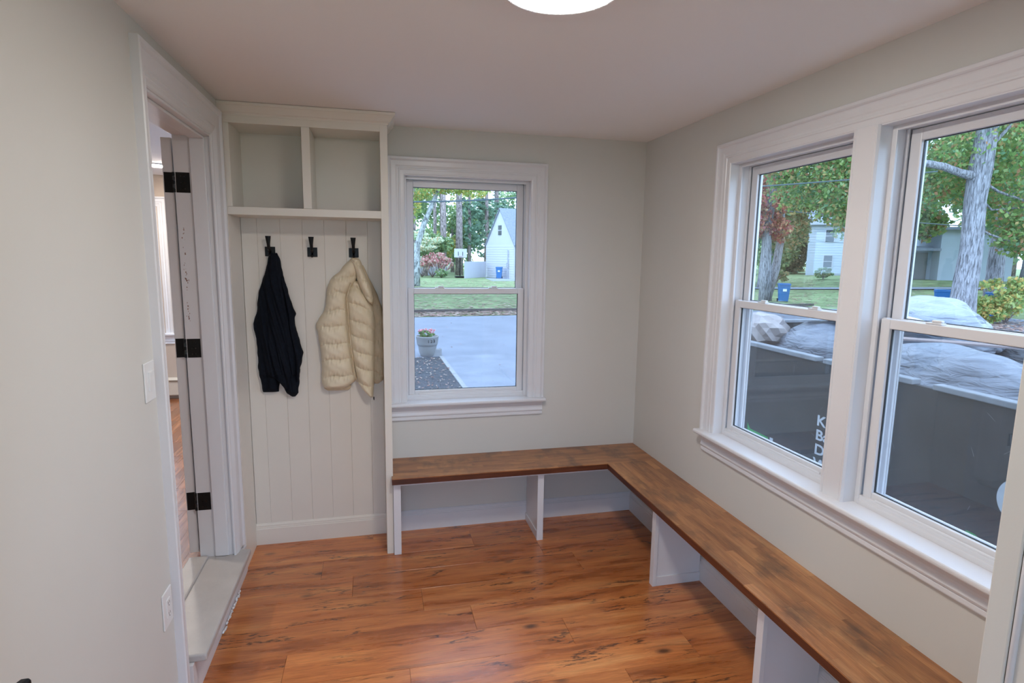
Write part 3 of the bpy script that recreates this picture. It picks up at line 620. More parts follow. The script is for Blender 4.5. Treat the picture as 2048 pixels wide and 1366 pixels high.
cloth('jacket_lining', 'puff_lining', M['puff2'], pf, -.020, .020, fold(80, .003, .5), nz=10, ns=30)
cloth('left_panel', 'puff_left', M['puff'], pf, -.016, .058, quilt([1.555, 1.472, 1.375, 1.285, 1.185, 1.095, .998], -.06, .028, .012, -1.88), nz=170, ns=64)
cloth('right_panel', 'puff_middle', M['puff'], pf, -.022, .064, quilt([1.485, 1.395, 1.300, 1.215, 1.130, 1.040, .950], .42, .026, 0, -1.74), nz=160, ns=54)
cloth('collar', 'puff_collar', M['puff'], pf, -.040, .062, quilt([1.62, 1.55, 1.47], .5, .014, 0, -1.73), nz=90, ns=34)
bm = bmesh.new(); tube(bm, [(-1.678, -.074, .872), (-1.678, -.076, .862), (-1.677, -.076, .852)], [.003, .004, .002], 8); obj('zip_pull', bm, M['knuckle'], pf, smooth=True)
bm = bmesh.new(); tube(bm, [(-1.790, -.080, 1.53), (-1.812, -.088, 1.45), (-1.808, -.088, 1.33), (-1.80, -.088, 1.2), (-1.785, -.086, 1.05), (-1.768, -.084, .965)], .0028, 8); obj('front_zip', bm, M['puff2'], pf, smooth=True)

# ------------------------------------------------------------- L-shaped bench
BN = thing('bench', 'L-shaped built-in bench with brown butcher block seat on white supports', 'bench', (-.3, -.3, 0))
ZB = .465; TB = .036; DB = .3326; DR = .3193; XE = -1.5895; YE = -2.616
bm = bmesh.new(); box(bm, -1.5815, -.0005, -.276, -.0005, ZB-TB, ZB-.0045); box(bm, XE+.001, -.0005, -DB+.001, -.277, ZB-TB, ZB-.0045); box(bm, -DR+.001, -.0005, YE, -DB+.001, ZB-TB, ZB-.004)
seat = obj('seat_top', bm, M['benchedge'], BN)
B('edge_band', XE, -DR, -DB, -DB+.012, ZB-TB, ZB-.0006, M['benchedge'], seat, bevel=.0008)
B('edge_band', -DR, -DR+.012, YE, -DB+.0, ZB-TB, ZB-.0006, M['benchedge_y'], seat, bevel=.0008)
def stave(cx, cy, ln, wd_, alongy):
    key = ('s', round(ln, 2), round(wd_, 4)); ln = round(ln, 2)
    if key not in cache:
        bm = box(bmesh.new(), -ln/2+.0001, ln/2-.0001, -wd_/2+.0001, wd_/2-.0001, -.005, 0)
        bmesh.ops.recalc_face_normals(bm, faces=bm.faces); m_ = bpy.data.meshes.new('stave'); bm.to_mesh(m_); bm.free(); m_.materials.append(M['stave_x']); cache[key] = m_
    o = bpy.data.objects.new('stave', cache[key]); COL.objects.link(o); o.location = (cx, cy, ZB+random.uniform(-.00008, .00008)); o.parent = seat
    if alongy: o.rotation_euler = (0, 0, PI/2)
wS = DB/8
for r in range(8):
    x = XE if -wS*(r+1) < -.28 and -wS*r < -.277 else -1.5815; first = True
    while x < -.001:
        ln = random.choice((.26, .32, .38, .44, .5)) if not first else random.choice((.14, .22, .3, .4)); first = False
        ln = min(ln, round(-.001-x, 2)); 
        if -.001-(x+ln) < .06: ln = round(-.001-x, 2)
        if ln < .02: break
        stave(x+ln/2, -wS*(r+.5)-.0002, ln, wS, False); x += ln
wS2 = DR/8
for r in range(8):
    y = -DB-.0005; first = True
    while y > YE+.02:
        ln = random.choice((.28, .34, .42, .5, .58)) if not first else random.choice((.14, .22, .3, .4)); first = False
        ln = min(ln, round(y-YE, 2)); 
        if ln < .02: break
        stave(-wS2*(r+.5)-.0002, y-ln/2, ln, wS2, True); y -= ln
# supports
B('cleat', XE+.01, -.02, -DB+.012, -DB+.030, ZB-TB-.010, ZB-TB, M['trim'], BN, bevel=.0006)
B('cleat', -DR+.012, -DR+.030, YE, -DB+.012, ZB-TB-.010, ZB-TB, M['trim'], BN, bevel=.0006)
zt_ = ZB-TB-.0101
def support_x(x0, x1, left_toe=True, full=False):
    s = B('support_panel', x0+.008, x1-.008, -.292, -.016, 0, zt_, M['trim'], BN)
    B('face_strip', x0, x1, -.298, -.285, 0, zt_, M['trim'], s, bevel=.001)
    B('toe_strip', x0+.002, x0+.0079, -.285, -.016, 0, .048, M['trim'], s, bevel=.001); B('toe_strip', x1-.0079, x1-.002, -.285, -.016, 0, .048, M['trim'], s, bevel=.001)
support_x(-1.5815, -1.541); support_x(-.743, -.705)
def support_y(y0, y1):
    s = B('support_panel', -.280, -.016, y0+.008, y1-.008, 0, zt_, M['trim'], BN)
    B('face_strip', -.288, -.268, y0, y1, 0, zt_, M['trim'], s, bevel=.001)
    B('toe_strip', -.268, -.016, y0+.001, y0+.0079, 0, .050, M['trim'], s, bevel=.001); B('toe_strip', -.268, -.016, y1-.0079, y1-.001, 0, .050, M['trim'], s, bevel=.001)
support_y(-.897, -.860); support_y(-1.742, -1.705); support_y(-2.56, -2.523)
# ============================================================= OUTDOORS
G = -.55
def sstep(a, b, x):
    t = min(1, max(0, (x-a)/(b-a))); return t*t*(3-2*t)
def ground_z(x, y): return G + .95*sstep(22, 42, x)*sstep(8, 20, y)
M['lawn'] = plain('leaf_strewn_lawn', (.20, .27, .13), .9, noise=.35, nscale=1.2, coord='Object', spec=.1)
def lawnmat():
    m = M['lawn']; t = m.node_tree; N = t.nodes; L = t.links; b = N['Principled BSDF']
    src = b.inputs['Base Color'].links[0].from_socket
    tc = N.new('ShaderNodeTexCoord'); n = N.new('ShaderNodeTexNoise'); n.inputs['Scale'].default_value = 14; n.inputs['Detail'].default_value = 8; n.inputs['Roughness'].default_value = .8
    L.new(tc.outputs['Object'], n.inputs['Vector']); cr = N.new('ShaderNodeValToRGB'); cr.color_ramp.elements[0].position = .52; cr.color_ramp.elements[0].color = (0, 0, 0, 1); cr.color_ramp.elements[1].position = .62; cr.color_ramp.elements[1].color = (.75, .75, .75, 1)
    L.new(n.outputs['Fac'], cr.inputs['Fac']); mx = N.new('ShaderNodeMix'); mx.data_type = 'RGBA'; L.new(cr.outputs['Color'], mx.inputs['Factor']); L.new(src, mx.inputs['A']); mx.inputs['B'].default_value = (.36, .27, .17, 1); L.new(mx.outputs['Result'], b.inputs['Base Color'])
lawnmat()
M['road'] = plain('pale_asphalt_road', (.26, .285, .345), .85, noise=.10, nscale=1.3, spec=.2)
M['drive'] = plain('concrete_driveway', (.28, .305, .365), .85, noise=.12, nscale=2.0, spec=.2)
M['mulch'] = plain('dark_gravel_bed', (.085, .092, .105), .95, noise=.65, nscale=45, bump=1, bscale=60, spec=.1)
M['kerb'] = plain('granite_edging', (.36, .37, .39), .8, noise=.1, nscale=10)
M['dark_kerb'] = plain('dark_road_kerb', (.11, .095, .09), .9, noise=.3, nscale=6)
# lawn terrain
bm = bmesh.new(); xs = [-80, -50, -30, -15, -8, 0, 8, 15, 20] + list(range(22, 46, 2)) + [50, 60, 80, 110, 160]; ys = [-40, -20, -8, -4, 0, .18, 4, 6] + list(range(8, 24, 2)) + [28, 34, 42, 52, 70, 95, 130, 180]
gv = {}
for i, x in enumerate(xs):
    for j, y in enumerate(ys): gv[i, j] = bm.verts.new((x, y, ground_z(x, y)-.012))
for i in range(len(xs)-1):
    for j in range(len(ys)-1): bm.faces.new((gv[i, j], gv[i+1, j], gv[i+1, j+1], gv[i, j+1]))
lawn = struct(obj('lawn', bm, M['lawn'], smooth=True))
def slab(name, pts, z, mat, th=.02, parent=None, **k):
    bm = bmesh.new(); a = [bm.verts.new((x, y, z)) for x, y in pts]; b = [bm.verts.new((x, y, z-th)) for x, y in pts]; n = len(pts)
    bm.faces.new(a); bm.faces.new(b[::-1])
    for i in range(n): bm.faces.new((a[i], b[i], b[(i+1) % n], a[(i+1) % n]))
    return obj(name, bm, mat, parent, **k)
road = struct(slab('road', [(-60, 3.2), (-10, 8.3), (0, 9.25), (14, 10.7), (24, 7), (40, 4), (60, 3), (60, 9), (44, 10.5), (33, 14), (26, 19), (20, 19.6), (12, 18.95), (0, 17.75), (-10, 16.7), (-60, 11.6)], G+.004, M['road']))
struct(slab('driveway', [(-.185, 6.0), (-.24, 9.28), (0, 9.3), (4.6, 9.85), (4.6, -8), (.18, -8), (.18, .18), (-.06, .18)], G+.008, M['drive']))
struct(slab('gravel_bed', [(-9, 9.25-.9), (-9, .2), (-.12, .2), (-.21, 6.0), (-.30, 9.24)], G+.012, M['mulch']))
ed = thing('granite_edging', 'pale granite edging strip between the dark gravel and the driveway', 'edging', (-.2, 5, G))
for i in range(9):
    ya, yb = .25+i*1.0, .25+(i+1)*1.0-.012
    fx = lambda y: -.09-(.155/9)*(y-.2)
    bm = bmesh.new(); v = [bm.verts.new((fx(y)+dx, y, G+dz)) for y in (ya, yb) for dx in (-.055, .03) for dz in (0, .03)]
    for q in ((0, 1, 3, 2), (4, 6, 7, 5), (0, 4, 5, 1), (2, 3, 7, 6), (0, 2, 6, 4), (1, 5, 7, 3)): bm.faces.new([v[a] for a in q])
    obj('edging_stone', bm, M['kerb'], ed, bevel=.004)
bm = bmesh.new()
for a, b in (((-60, 13.4), (-10, 18.5)), ((-10, 18.5), (0, 19.5)), ((0, 19.5), (12, 20.7)), ((12, 20.7), (20, 21.4))):
    v = [bm.verts.new(q) for q in ((a[0], a[1], G), (b[0], b[1], G), (b[0], b[1], G+.11), (a[0], a[1], G+.11), (a[0], a[1]+.25, G), (b[0], b[1]+.25, G), (b[0], b[1]+.25, G+.10), (a[0], a[1]+.25, G+.10))]
    for q in ((0, 1, 2, 3), (4, 7, 6, 5), (3, 2, 6, 7)): bm.faces.new([v[i] for i in q])
struct(obj('road_kerb', bm, M['dark_kerb']))
M['litter'] = leafmat('fallen_leaf_mix', [(.26, .16, .13), (.34, .24, .19), (.20, .11, .09), (.38, .30, .24), (.16, .11, .10), (.30, .17, .14)], .1)
def litter(name, label, spots, size):
    """flat scattered leaves, too many to count"""
    P = np.array(spots); n = len(P); a = rng.uniform(0, 2*PI, n); s = size*rng.uniform(.6, 1.3, n)
    V = np.zeros((n, 4, 3)); 
    for k, (u, v) in enumerate(((-1, -.5), (.6, -.7), (1, .4), (-.5, .7))):
        V[:, k, 0] = P[:, 0]+s*(u*np.cos(a)-v*np.sin(a)); V[:, k, 1] = P[:, 1]+s*(u*np.sin(a)+v*np.cos(a)); V[:, k, 2] = P[:, 2]+.012+rng.uniform(0, .02, n)
    me = bpy.data.meshes.new(name); me.from_pydata(V.reshape(-1, 3).tolist(), [], [[4*i, 4*i+1, 4*i+2, 4*i+3] for i in range(n)])
    return tag(finish(name, me, M['litter']), label, 'leaves', kind='stuff')
sp = []
for _ in range(5200):
    x = random.uniform(-6, 14); y0_ = 17.8+.1*x
    y = y0_+random.uniform(0, 1.75) if random.random() < .8 else y0_+abs(random.gauss(0, 2))+1.9
    sp.append((x, y, G+(.0 if y < y0_+1.8 else .0)))
litter('fallen_leaves', 'brown fallen leaves heaped along the far kerb of the road', sp, .07)
litter('fallen_leaves', 'brown leaves scattered over the lawns across the road', [(x, y, ground_z(x, y)-.005) for x, y in zip(rng.uniform(-6, 36, 7000), rng.uniform(21, 50, 7000))], .08)
litter('fallen_leaves', 'few dry leaves scattered over the dark gravel bed and driveway', [(x, y, G+.012) for x, y in [(random.uniform(-1.4, -.25), random.uniform(5, 9.1)) for _ in range(420)]+[(random.uniform(0, 4), random.uniform(5.5, 17)) for _ in range(60)]], .022)
litter('fallen_leaves', 'brown leaf litter around the foot of the big tree', [(19.4+random.gauss(0, 2.2), 12.9+random.gauss(0, 1.6), G) for _ in range(3000)], .07)

# ------------------------------------------------------------- planter with house number
M['pot'] = plain('grey_plastic_planter', (.30, .30, .30), .6)
pl = thing('flower_planter', 'round grey planter of pink flowers numbered 123 at the driveway end', 'planter', (-.546, 9.42, G))
bm = bmesh.new(); lathe(bm, [(.135, 0), (.15, .01), (.185, .10), (.205, .22), (.212, .255), (.225, .262), (.235, .30), (.250, .43), (.256, .44), (.256, .465), (.235, .465), (.228, .42)], (-.546, 9.42, G), 40); obj('pot', bm, M['pot'], pl, smooth=True)
bm = bmesh.new(); lathe(bm, [(.226, .40), (.12, .425), (.03, .43)], (-.546, 9.42, G), 24); obj('soil', bm, plain('planter_soil', (.03, .02, .014), .95), pl)
def leafcloud(name, mat, parent, ells, size, n, flat=0., shell=.5, seed=0, kind='stuff', tri=False):
    """ells: (cx,cy,cz,rx,ry,rz,weight); small leaf quads filling the volumes"""
    g = np.random.default_rng(seed+len(ells)*17+n); wts = np.array([e[6] for e in ells], float); wts /= wts.sum(); idx = g.choice(len(ells), n, p=wts); E_ = np.array([e[:6] for e in ells], float)[idx]
    d = g.normal(size=(n, 3)); d /= np.linalg.norm(d, axis=1)[:, None]; r = g.uniform(0, 1, n)**(1/3*(1-shell)+.02)
    # clumps give ragged outlines
    ncl = max(26, n//60); cc = g.normal(size=(ncl, 3)); cc /= np.linalg.norm(cc, axis=1)[:, None]; cr = g.uniform(.45, 1, ncl)**.6; cl = g.integers(0, ncl, n)
    P = (cc[cl]*cr[cl][:, None]*.95+d*r[:, None]*.20)*E_[:, 3:6]+E_[:, :3]
    a = g.normal(size=(n, 3)); a[:, 2] *= (1-flat); a /= np.linalg.norm(a, axis=1)[:, None]; b = g.normal(size=(n, 3)); b[:, 2] *= (1-flat); b -= (a*b).sum(1)[:, None]*a; b /= np.linalg.norm(b, axis=1)[:, None]
    s = (size*g.uniform(.55, 1.25, n))[:, None]
    V = np.stack([P-a*s, P-b*s*.62+a*s*.1, P+a*s*.9, P+b*s*.62], 1).reshape(-1, 3)
    me = bpy.data.meshes.new(name); me.from_pydata(V.tolist(), [], (np.arange(4*n).reshape(-1, 4)).tolist())
    o = finish(name, me, mat, parent); 
    if kind: o['kind'] = kind
    return o
M['petal'] = leafmat('pink_petals', [(.62, .20, .24), (.75, .32, .36), (.55, .12, .16), (.8, .5, .5)], .2)
M['herb'] = leafmat('planter_greens', [(.14, .25, .07), (.22, .34, .12), (.10, .18, .05)], .3)
leafcloud('foliage', M['herb'], pl, [(-.57, 9.42, G+.50, .19, .18, .08, 1)], .026, 900); leafcloud('flowers', M['petal'], pl, [(-.58, 9.42, G+.575, .17, .15, .05, 1), (-.45, 9.42, G+.57, .08, .1, .06, .5)], .018, 520)
def text_mesh(name, body, size, mat, mw, parent=None, ext=.001, bold=.0, spacing=1.0):
    cu = bpy.data.curves.new(name, 'FONT'); cu.body = body; cu.size = size; cu.extrude = ext; cu.offset = bold; cu.space_character = spacing
    tmp = bpy.data.objects.new(name+'_tmp', cu); COL.objects.link(tmp); bpy.context.view_layer.update()
    me = bpy.data.meshes.new_from_object(tmp.evaluated_get(bpy.context.evaluated_depsgraph_get())); bpy.data.objects.remove(tmp)
    me.transform(mw); me.name = name; me.materials.clear()
    return finish(name, me, mat, parent)
M['numeral'] = plain('dark_house_numeral', (.03, .03, .035), .5)
for i, ch in enumerate('123'):
    an = R(-90-14+16+ i*15.5); cx, cy = -.546+.249*math.cos(an), 9.42+.249*math.sin(an)
    text_mesh('numeral', ch, .095, M['numeral'], Matrix.Translation((cx, cy, G+.335)) @ Matrix.Rotation(an+PI/2, 4, 'Z') @ Matrix.Rotation(PI/2, 4, 'X') @ Matrix.Translation((-.026, 0, 0)), pl, .004, .001)
bl = thing('stone_block', 'small pale stone block beside the numbered planter', 'block', (-.34, 9.40, G))
bm = box(bmesh.new(), -.45, -.25, 9.32, 9.46, G, G+.165); obj('block_body', bm, M['kerb'], bl, bevel=.012); B('block_notch', -.275, -.232, 9.33, 9.45, G, G+.175, M['kerb'], bl, bevel=.008)

# ------------------------------------------------------------- dumpster beside the house
M['steel'] = plain('dark_grey_dumpster_steel', (.050, .052, .056), .55, metal=0, noise=.22, nscale=3.5, bump=.2, bscale=25, spec=.4)
M['steel_rim'] = plain('worn_grey_steel_rim', (.30, .32, .35), .5, noise=.15, nscale=14)
M['decal'] = plain('white_decal', (.72, .75, .80), .5); M['green_decal'] = plain('green_decal', (.05, .42, .12), .5)
DX, DX2, DY, DY2, ZT = 1.2, 3.25, 1.95, -3.9, 1.055
du = thing('dumpster', 'dark grey steel dumpster full of bagged rubbish standing close outside the right windows', 'dumpster', (2.2, -1, G))
bm = bmesh.new(); box(bm, DX, DX+.03, DY2, DY, G+.12, ZT-.03); obj('side_wall', bm, M['steel'], du)
B('side_wall', DX2-.03, DX2, DY2, DY, G+.12, ZT-.03, M['steel'], du); B('end_wall', DX, DX2, DY-.03, DY, G+.12, ZT-.03, M['steel'], du); B('end_wall', DX, DX2, DY2, DY2+.03, G+.12, ZT-.03, M['steel'], du); B('bottom_plate', DX, DX2, DY2, DY, G+.10, G+.14, M['steel'], du)
for nm, a in (('top_rail', (DX-.015, DX+.05, DY2, -1.05)), ('top_rail', (DX-.015, DX+.05, -.93, -.28)), ('top_rail', (DX-.015, DX+.05, -.22, DY+.01)), ('top_rail', (DX2-.05, DX2+.015, DY2, DY)), ('top_rail', (DX, DX2, DY-.05, DY+.015)), ('top_rail', (DX, DX2, DY2-.015, DY2+.05))):
    B(nm, *a, ZT-.032, ZT, M['steel_rim'], du, bevel=.006)
for yy in (DY2+.3, -2.4, 0.9, DY-.2):
    B('side_rib', DX-.03, DX, yy-.03, yy+.03, G+.12, ZT-.04, M['steel'], du, bevel=.006)
for y_ in (-3.3, 1.4):
    for x_ in (DX+.25, DX2-.25):
        bm = bmesh.new(); tube(bm, [(x_-.06, y_, G+.06), (x_+.06, y_, G+.06)], .06, 16); obj('roller_wheel', bm, M['steel'], du)
def decal(ch, y, z, size, mat=None, sx=1.15, bold=.008, rot=0.):
    mw = Matrix.Translation((DX-.0015, y, z)) @ Matrix(((0, 0, -1, 0), (-1, 0, 0, 0), (0, 1, 0, 0), (0, 0, 0, 1))) @ Matrix.Rotation(rot, 4, 'Z') @ Matrix.Diagonal((sx, 1, 1, 1))
    return text_mesh('decal_letter', ch, size, mat or M['decal'], mw, du, .0008, bold)
for ch, zz in (('K', .603), ('Ba', .505), ('Do', .407), ('W', .309)): decal(ch, -.263, zz, .098, sx=1.25, bold=.002)
# green swoosh and white bar at the low left, round emblem and green letters near the right
bm = bmesh.new(); v = [bm.verts.new((DX-.002, y, z)) for y, z in ((.452, .415), (.415, .372), (.20, .368), (.195, .352), (.418, .340), (.448, .352))]; bm.faces.new(v); obj('decal_stripe', bm, M['green_decal'], du)
bm = bmesh.new(); box(bm, DX-.0022, DX-.0008, .145, .180, .24, .375); obj('decal_bar', bm, M['decal'], du)
bm = bmesh.new(); a0 = [(math.cos(t), math.sin(t)) for t in np.linspace(0, 2*PI, 41)[:-1]]
cen = (-1.535, .60); ro, ri = .112, .078
vo_ = [bm.verts.new((DX-.002, cen[0]+ro*c_*1.0, cen[1]+ro*s_)) for c_, s_ in a0]; vi_ = [bm.verts.new((DX-.002, cen[0]+ri*c_*.9, cen[1]+ri*s_)) for c_, s_ in a0]
for i in range(40): bm.faces.new((vo_[i], vo_[(i+1) % 40], vi_[(i+1) % 40], vi_[i]))
obj('decal_ring', bm, M['decal'], du)
for i, ch in enumerate('Bu'): decal(ch, -1.30-.105*i, .272, .125, M['green_decal'], 1.1, .005)
# pale scratches
sc_ = bmesh.new()
for _ in range(70):
    y = random.uniform(-1.7, .6); z = random.uniform(.3, .98); l = random.choice((.004, .006, .03, .05)); a = random.uniform(-1, 1)*.9+PI/2*random.choice((0, 1)); w_ = .0009
    p = [(y+math.cos(a)*l-math.sin(a)*w_, z+math.sin(a)*l+math.cos(a)*w_), (y+math.cos(a)*l+math.sin(a)*w_, z+math.sin(a)*l-math.cos(a)*w_), (y+math.sin(a)*w_, z-math.cos(a)*w_), (y-math.sin(a)*w_, z+math.cos(a)*w_)]
    sc_.faces.new([sc_.verts.new((DX-.0012, q[0], q[1])) for q in p])
tag(obj('scratch_marks', sc_, plain('bare_scratch', (.35, .36, .38), .5), du), kind='stuff')
# rubbish fill below the bags
bm = bmesh.new(); nx, ny = 14, 34; gv = {}
for i in range(nx+1):
    for j in range(ny+1):
        x = DX+.035+(DX2-DX-.07)*i/nx; y = DY2+.035+(DY-DY2-.07)*j/ny; gv[i, j] = bm.verts.new((x, y, .68+.10*math.sin(x*5+y*3)+.06*math.sin(y*7)+random.uniform(-.03, .03)))
for i in range(nx):
    for j in range(ny): bm.faces.new((gv[i, j], gv[i+1, j], gv[i+1, j+1], gv[i, j+1]))
tag(obj('rubble', bm, plain('mixed_rubble', (.10, .09, .085), .9, noise=.5, nscale=12)), 'dark mixed rubble filling the dumpster under the bags', 'rubbish', kind='stuff')
def bagmat(name, col):
    m = plain(name, col, .32, spec=.6); t = m.node_tree; N = t.nodes; L = t.links; b = N['Principled BSDF']
    tc = N.new('ShaderNodeTexCoord'); mp = N.new('ShaderNodeMapping'); mp.inputs['Scale'].default_value = (3, 9, 30); mp.inputs['Rotation'].default_value = (.35, .2, .3)
    L.new(tc.outputs['Object'], mp.inputs['Vector']); n = N.new('ShaderNodeTexNoise'); n.inputs['Scale'].default_value = 1.0; n.inputs['Detail'].default_value = 6; n.inputs['Distortion'].default_value = .8; L.new(mp.outputs[0], n.inputs['Vector'])
    bp = N.new('ShaderNodeBump'); bp.inputs['Strength'].default_value = 1.0; bp.inputs['Distance'].default_value = .035; L.new(n.outputs['Fac'], bp.inputs['Height']); L.new(bp.outputs['Normal'], b.inputs['Normal'])
    return m
M['bag'] = bagmat('silver_grey_plastic', (.25, .275, .33)); M['bag_dark'] = bagmat('dark_grey_plastic', (.06, .066, .08))
def bag(label, c, r, knot, mat, seed, rot=0.):
    t = thing('trash_bag', label, 'bag', (c[0], c[1], c[2]-r[2]*.8), 'rubbish bags in the dumpster')
    bm = bmesh.new(); bmesh.ops.create_uvsphere(bm, u_segments=80, v_segments=44, radius=1); rn = random.Random(seed); ph = [rn.uniform(0, 6) for _ in range(8)]
    K = Vector(knot).normalized()
    for v in bm.verts:
        d = v.co.normalized(); q = d.dot(K); ang = math.atan2(d.cross(K).z+.3*d.cross(K).x, d.cross(K).y+.001)
        s = 1+.07*math.sin(3*d.x+ph[0])*math.cos(2.5*d.y+ph[1])+.05*math.sin(5*d.z+ph[2]+2*d.x)+.025*math.sin(11*d.y+ph[3]+5*d.z)
        pl_ = max(0, q)**2; s += .045*pl_*math.sin(ang*16+ph[4])+.02*pl_*math.sin(ang*31+ph[5])+.016*math.sin(22*(d.x*.5+d.z)+6*d.y+ph[6])*(1-pl_)
        if q > .93: s += (q-.93)*3.2
        if d.z < -.35: s *= .86
        v.co = Vector((d.x*r[0]*s, d.y*r[1]*s, d.z*r[2]*s))
    me = Matrix.Translation(c) @ Matrix.Rotation(rot, 4, 'Z'); bm.transform(me)
    obj('bag_body', bm, mat, t, smooth=True)
    kp = me @ Vector((K.x*r[0]*1.2, K.y*r[1]*1.2, K.z*r[2]*1.2)); b2 = bmesh.new(); bmesh.ops.create_icosphere(b2, subdivisions=2, radius=.03, matrix=Matrix.Translation(kp) @ Matrix.Diagonal((1, 1.6, .8, 1))); obj('bag_knot', b2, mat, t, smooth=True)
bag('large smooth silver rubbish bag lying along the dumpster rim in the nearer right window', (1.62, -.82, .98), (.33, .52, .225), (-.2, -.95, -.25), M['bag'], 1, .1)
bag('wrinkled silver rubbish bag heaped behind the large one, rising above the sash rail', (2.40, .10, 1.15), (.40, .46, .30), (.1, -.97, -.1), M['bag'], 2, -.1)
bag('crumpled silver rubbish bag seen low in the farther right window', (1.78, .28, .98), (.36, .42, .26), (-.35, .90, .15), M['bag'], 3, .15)
bag('small grey rubbish bag at the right end, partly behind the large bag', (1.98, -1.45, .98), (.28, .30, .21), (-.6, .6, .3), M['bag'], 4)
bag('dark grey rubbish bag under the wrinkled silver one', (2.75, -.65, .98), (.40, .55, .22), (.2, .9, .2), M['bag_dark'], 5)
bag('dark grey rubbish bag in the far corner of the dumpster', (2.65, 1.05, .86), (.42, .5, .22), (.2, -.9, .2), M['bag_dark'], 6)
M['paper'] = plain('crumpled_pale_paper', (.50, .45, .44), .7, noise=.12, nscale=14)
bm = bmesh.new(); bmesh.ops.create_icosphere(bm, subdivisions=3, radius=1)
rn = random.Random(5)
for v in bm.verts: v.co = Vector((v.co.x*.17, v.co.y*.22, v.co.z*.14))*(1+.16*math.sin(v.co.x*6+v.co.z*5)*math.cos(v.co.y*7+1)+rn.uniform(-.04, .04))+Vector((1.47, .72, 1.115))
tag(obj('paper_bag', bm, M['paper']), 'crumpled pale paper sack on the dumpster rim in the farther right window', 'sack')
bm = bmesh.new(); tube(bm, [(1.62, -.28, 1.19), (1.95, -1.05, 1.22)], .013, 6); tag(obj('wood_stick', bm, plain('pale_offcut', (.52, .42, .40), .7)), 'thin pale wooden stick lying between two bags', 'stick')
bd = [((1.75, .22, 1.262), (.10, .34, .012), .25), ((2.0, -.02, 1.30), (.06, .28, .010), -.3)]
for i, (c, r_, a) in enumerate(bd):
    bm = box(bmesh.new(), -r_[0], r_[0], -r_[1], r_[1], -r_[2], r_[2]); bm.transform(Matrix.Translation(c) @ Matrix.Rotation(a, 4, 'Z') @ Matrix.Rotation(.06, 4, 'X'))
    tag(obj('scrap_board', bm, plain('white_scrap_board_%d' % i, (.62, .60, .60), .6), bevel=.002), ('wide white scrap board lying on top of the bags', 'narrow white scrap board lying behind the wide one')[i], 'board')
# ------------------------------------------------------------- trees
M['bark'] = plain('ridged_grey_bark', (.27, .265, .28), .9, noise=.3, nscale=5, bump=1, bscale=20)
def barkmat(name, col, sx=9):
    m = plain(name, col, .9, spec=.15); t = m.node_tree; N = t.nodes; L = t.links; b = N['Principled BSDF']; tc = N.new('ShaderNodeTexCoord'); mp = N.new('ShaderNodeMapping'); mp.inputs['Scale'].default_value = (sx, sx, 1.3); L.new(tc.outputs['Object'], mp.inputs['Vector'])
    n = N.new('ShaderNodeTexNoise'); n.inputs['Scale'].default_value = 2.2; n.inputs['Detail'].default_value = 9; n.inputs['Roughness'].default_value = .65; n.inputs['Distortion'].default_value = .6; L.new(mp.outputs[0], n.inputs['Vector'])
    cr = N.new('ShaderNodeValToRGB'); cr.color_ramp.elements[0].position = .38; cr.color_ramp.elements[0].color = (*[c*.35 for c in col], 1); cr.color_ramp.elements[1].position = .58; cr.color_ramp.elements[1].color = (*[min(1, c*1.35) for c in col], 1); L.new(n.outputs['Fac'], cr.inputs['Fac']); L.new(cr.outputs['Color'], b.inputs['Base Color'])
    bp = N.new('ShaderNodeBump'); bp.inputs['Strength'].default_value = 1; bp.inputs['Distance'].default_value = .05; L.new(n.outputs['Fac'], bp.inputs['Height']); L.new(bp.outputs['Normal'], b.inputs['Normal']); return m
M['oakbark'] = barkmat('ridged_silver_oak_bark', (.30, .30, .33)); M['brownbark'] = barkmat('brown_pine_bark', (.34, .28, .27), 3); M['palebark'] = barkmat('pale_mottled_bark', (.34, .36, .37), 3)
M['lv_oak'] = leafmat('oak_leaves', [(.12, .22, .05), (.17, .28, .07), (.09, .17, .05), (.24, .33, .09), (.10, .22, .11), (.36, .26, .09), (.15, .25, .06), (.34, .17, .08), (.20, .30, .12), (.16, .26, .12), (.26, .34, .12)], .45)
M['lv_green'] = leafmat('green_leaves', [(.17, .27, .11), (.24, .35, .14), (.13, .21, .10), (.30, .38, .17), (.20, .30, .18)], .45)
M['lv_teal'] = leafmat('evergreen_needles', [(.13, .23, .15), (.18, .30, .20), (.22, .34, .24), (.10, .18, .13)], .45)
M['lv_yellow'] = leafmat('yellow_green_leaves', [(.32, .38, .10), (.22, .32, .08), (.45, .40, .10), (.16, .26, .07), (.50, .32, .08), (.28, .36, .12)])
M['lv_olive'] = leafmat('olive_tan_leaves', [(.24, .26, .12), (.32, .30, .18), (.18, .22, .10), (.38, .26, .12), (.20, .28, .12)])
M['lv_red'] = leafmat('red_maple_leaves', [(.38, .09, .08), (.30, .12, .12), (.45, .20, .12), (.28, .16, .10), (.36, .26, .12)])
M['lv_pink'] = leafmat('burning_bush_leaves', [(.48, .17, .18), (.55, .27, .27), (.40, .15, .15), (.42, .32, .25), (.36, .34, .24)])
M['lv_pale'] = leafmat('pale_dogwood_leaves', [(.42, .50, .36), (.34, .44, .28), (.55, .60, .48), (.46, .36, .20)])
def tree(name, label, path, rads, ells, mat, n, size, bark='brownbark', group=None, branches=(), flat=0., seed=0):
    t = thing(name, label, 'tree', path[0], group)
    bm = bmesh.new(); tube(bm, path, rads, 14); obj('trunk', bm, M[bark], t, smooth=True)
    for p, r in branches:
        bm = bmesh.new(); tube(bm, p, r, 9); obj('branch', bm, M[bark], t, smooth=True)
    if ells: leafcloud('foliage', M[mat], t, ells, size, n, flat=flat, seed=seed)
    return t
z0 = G
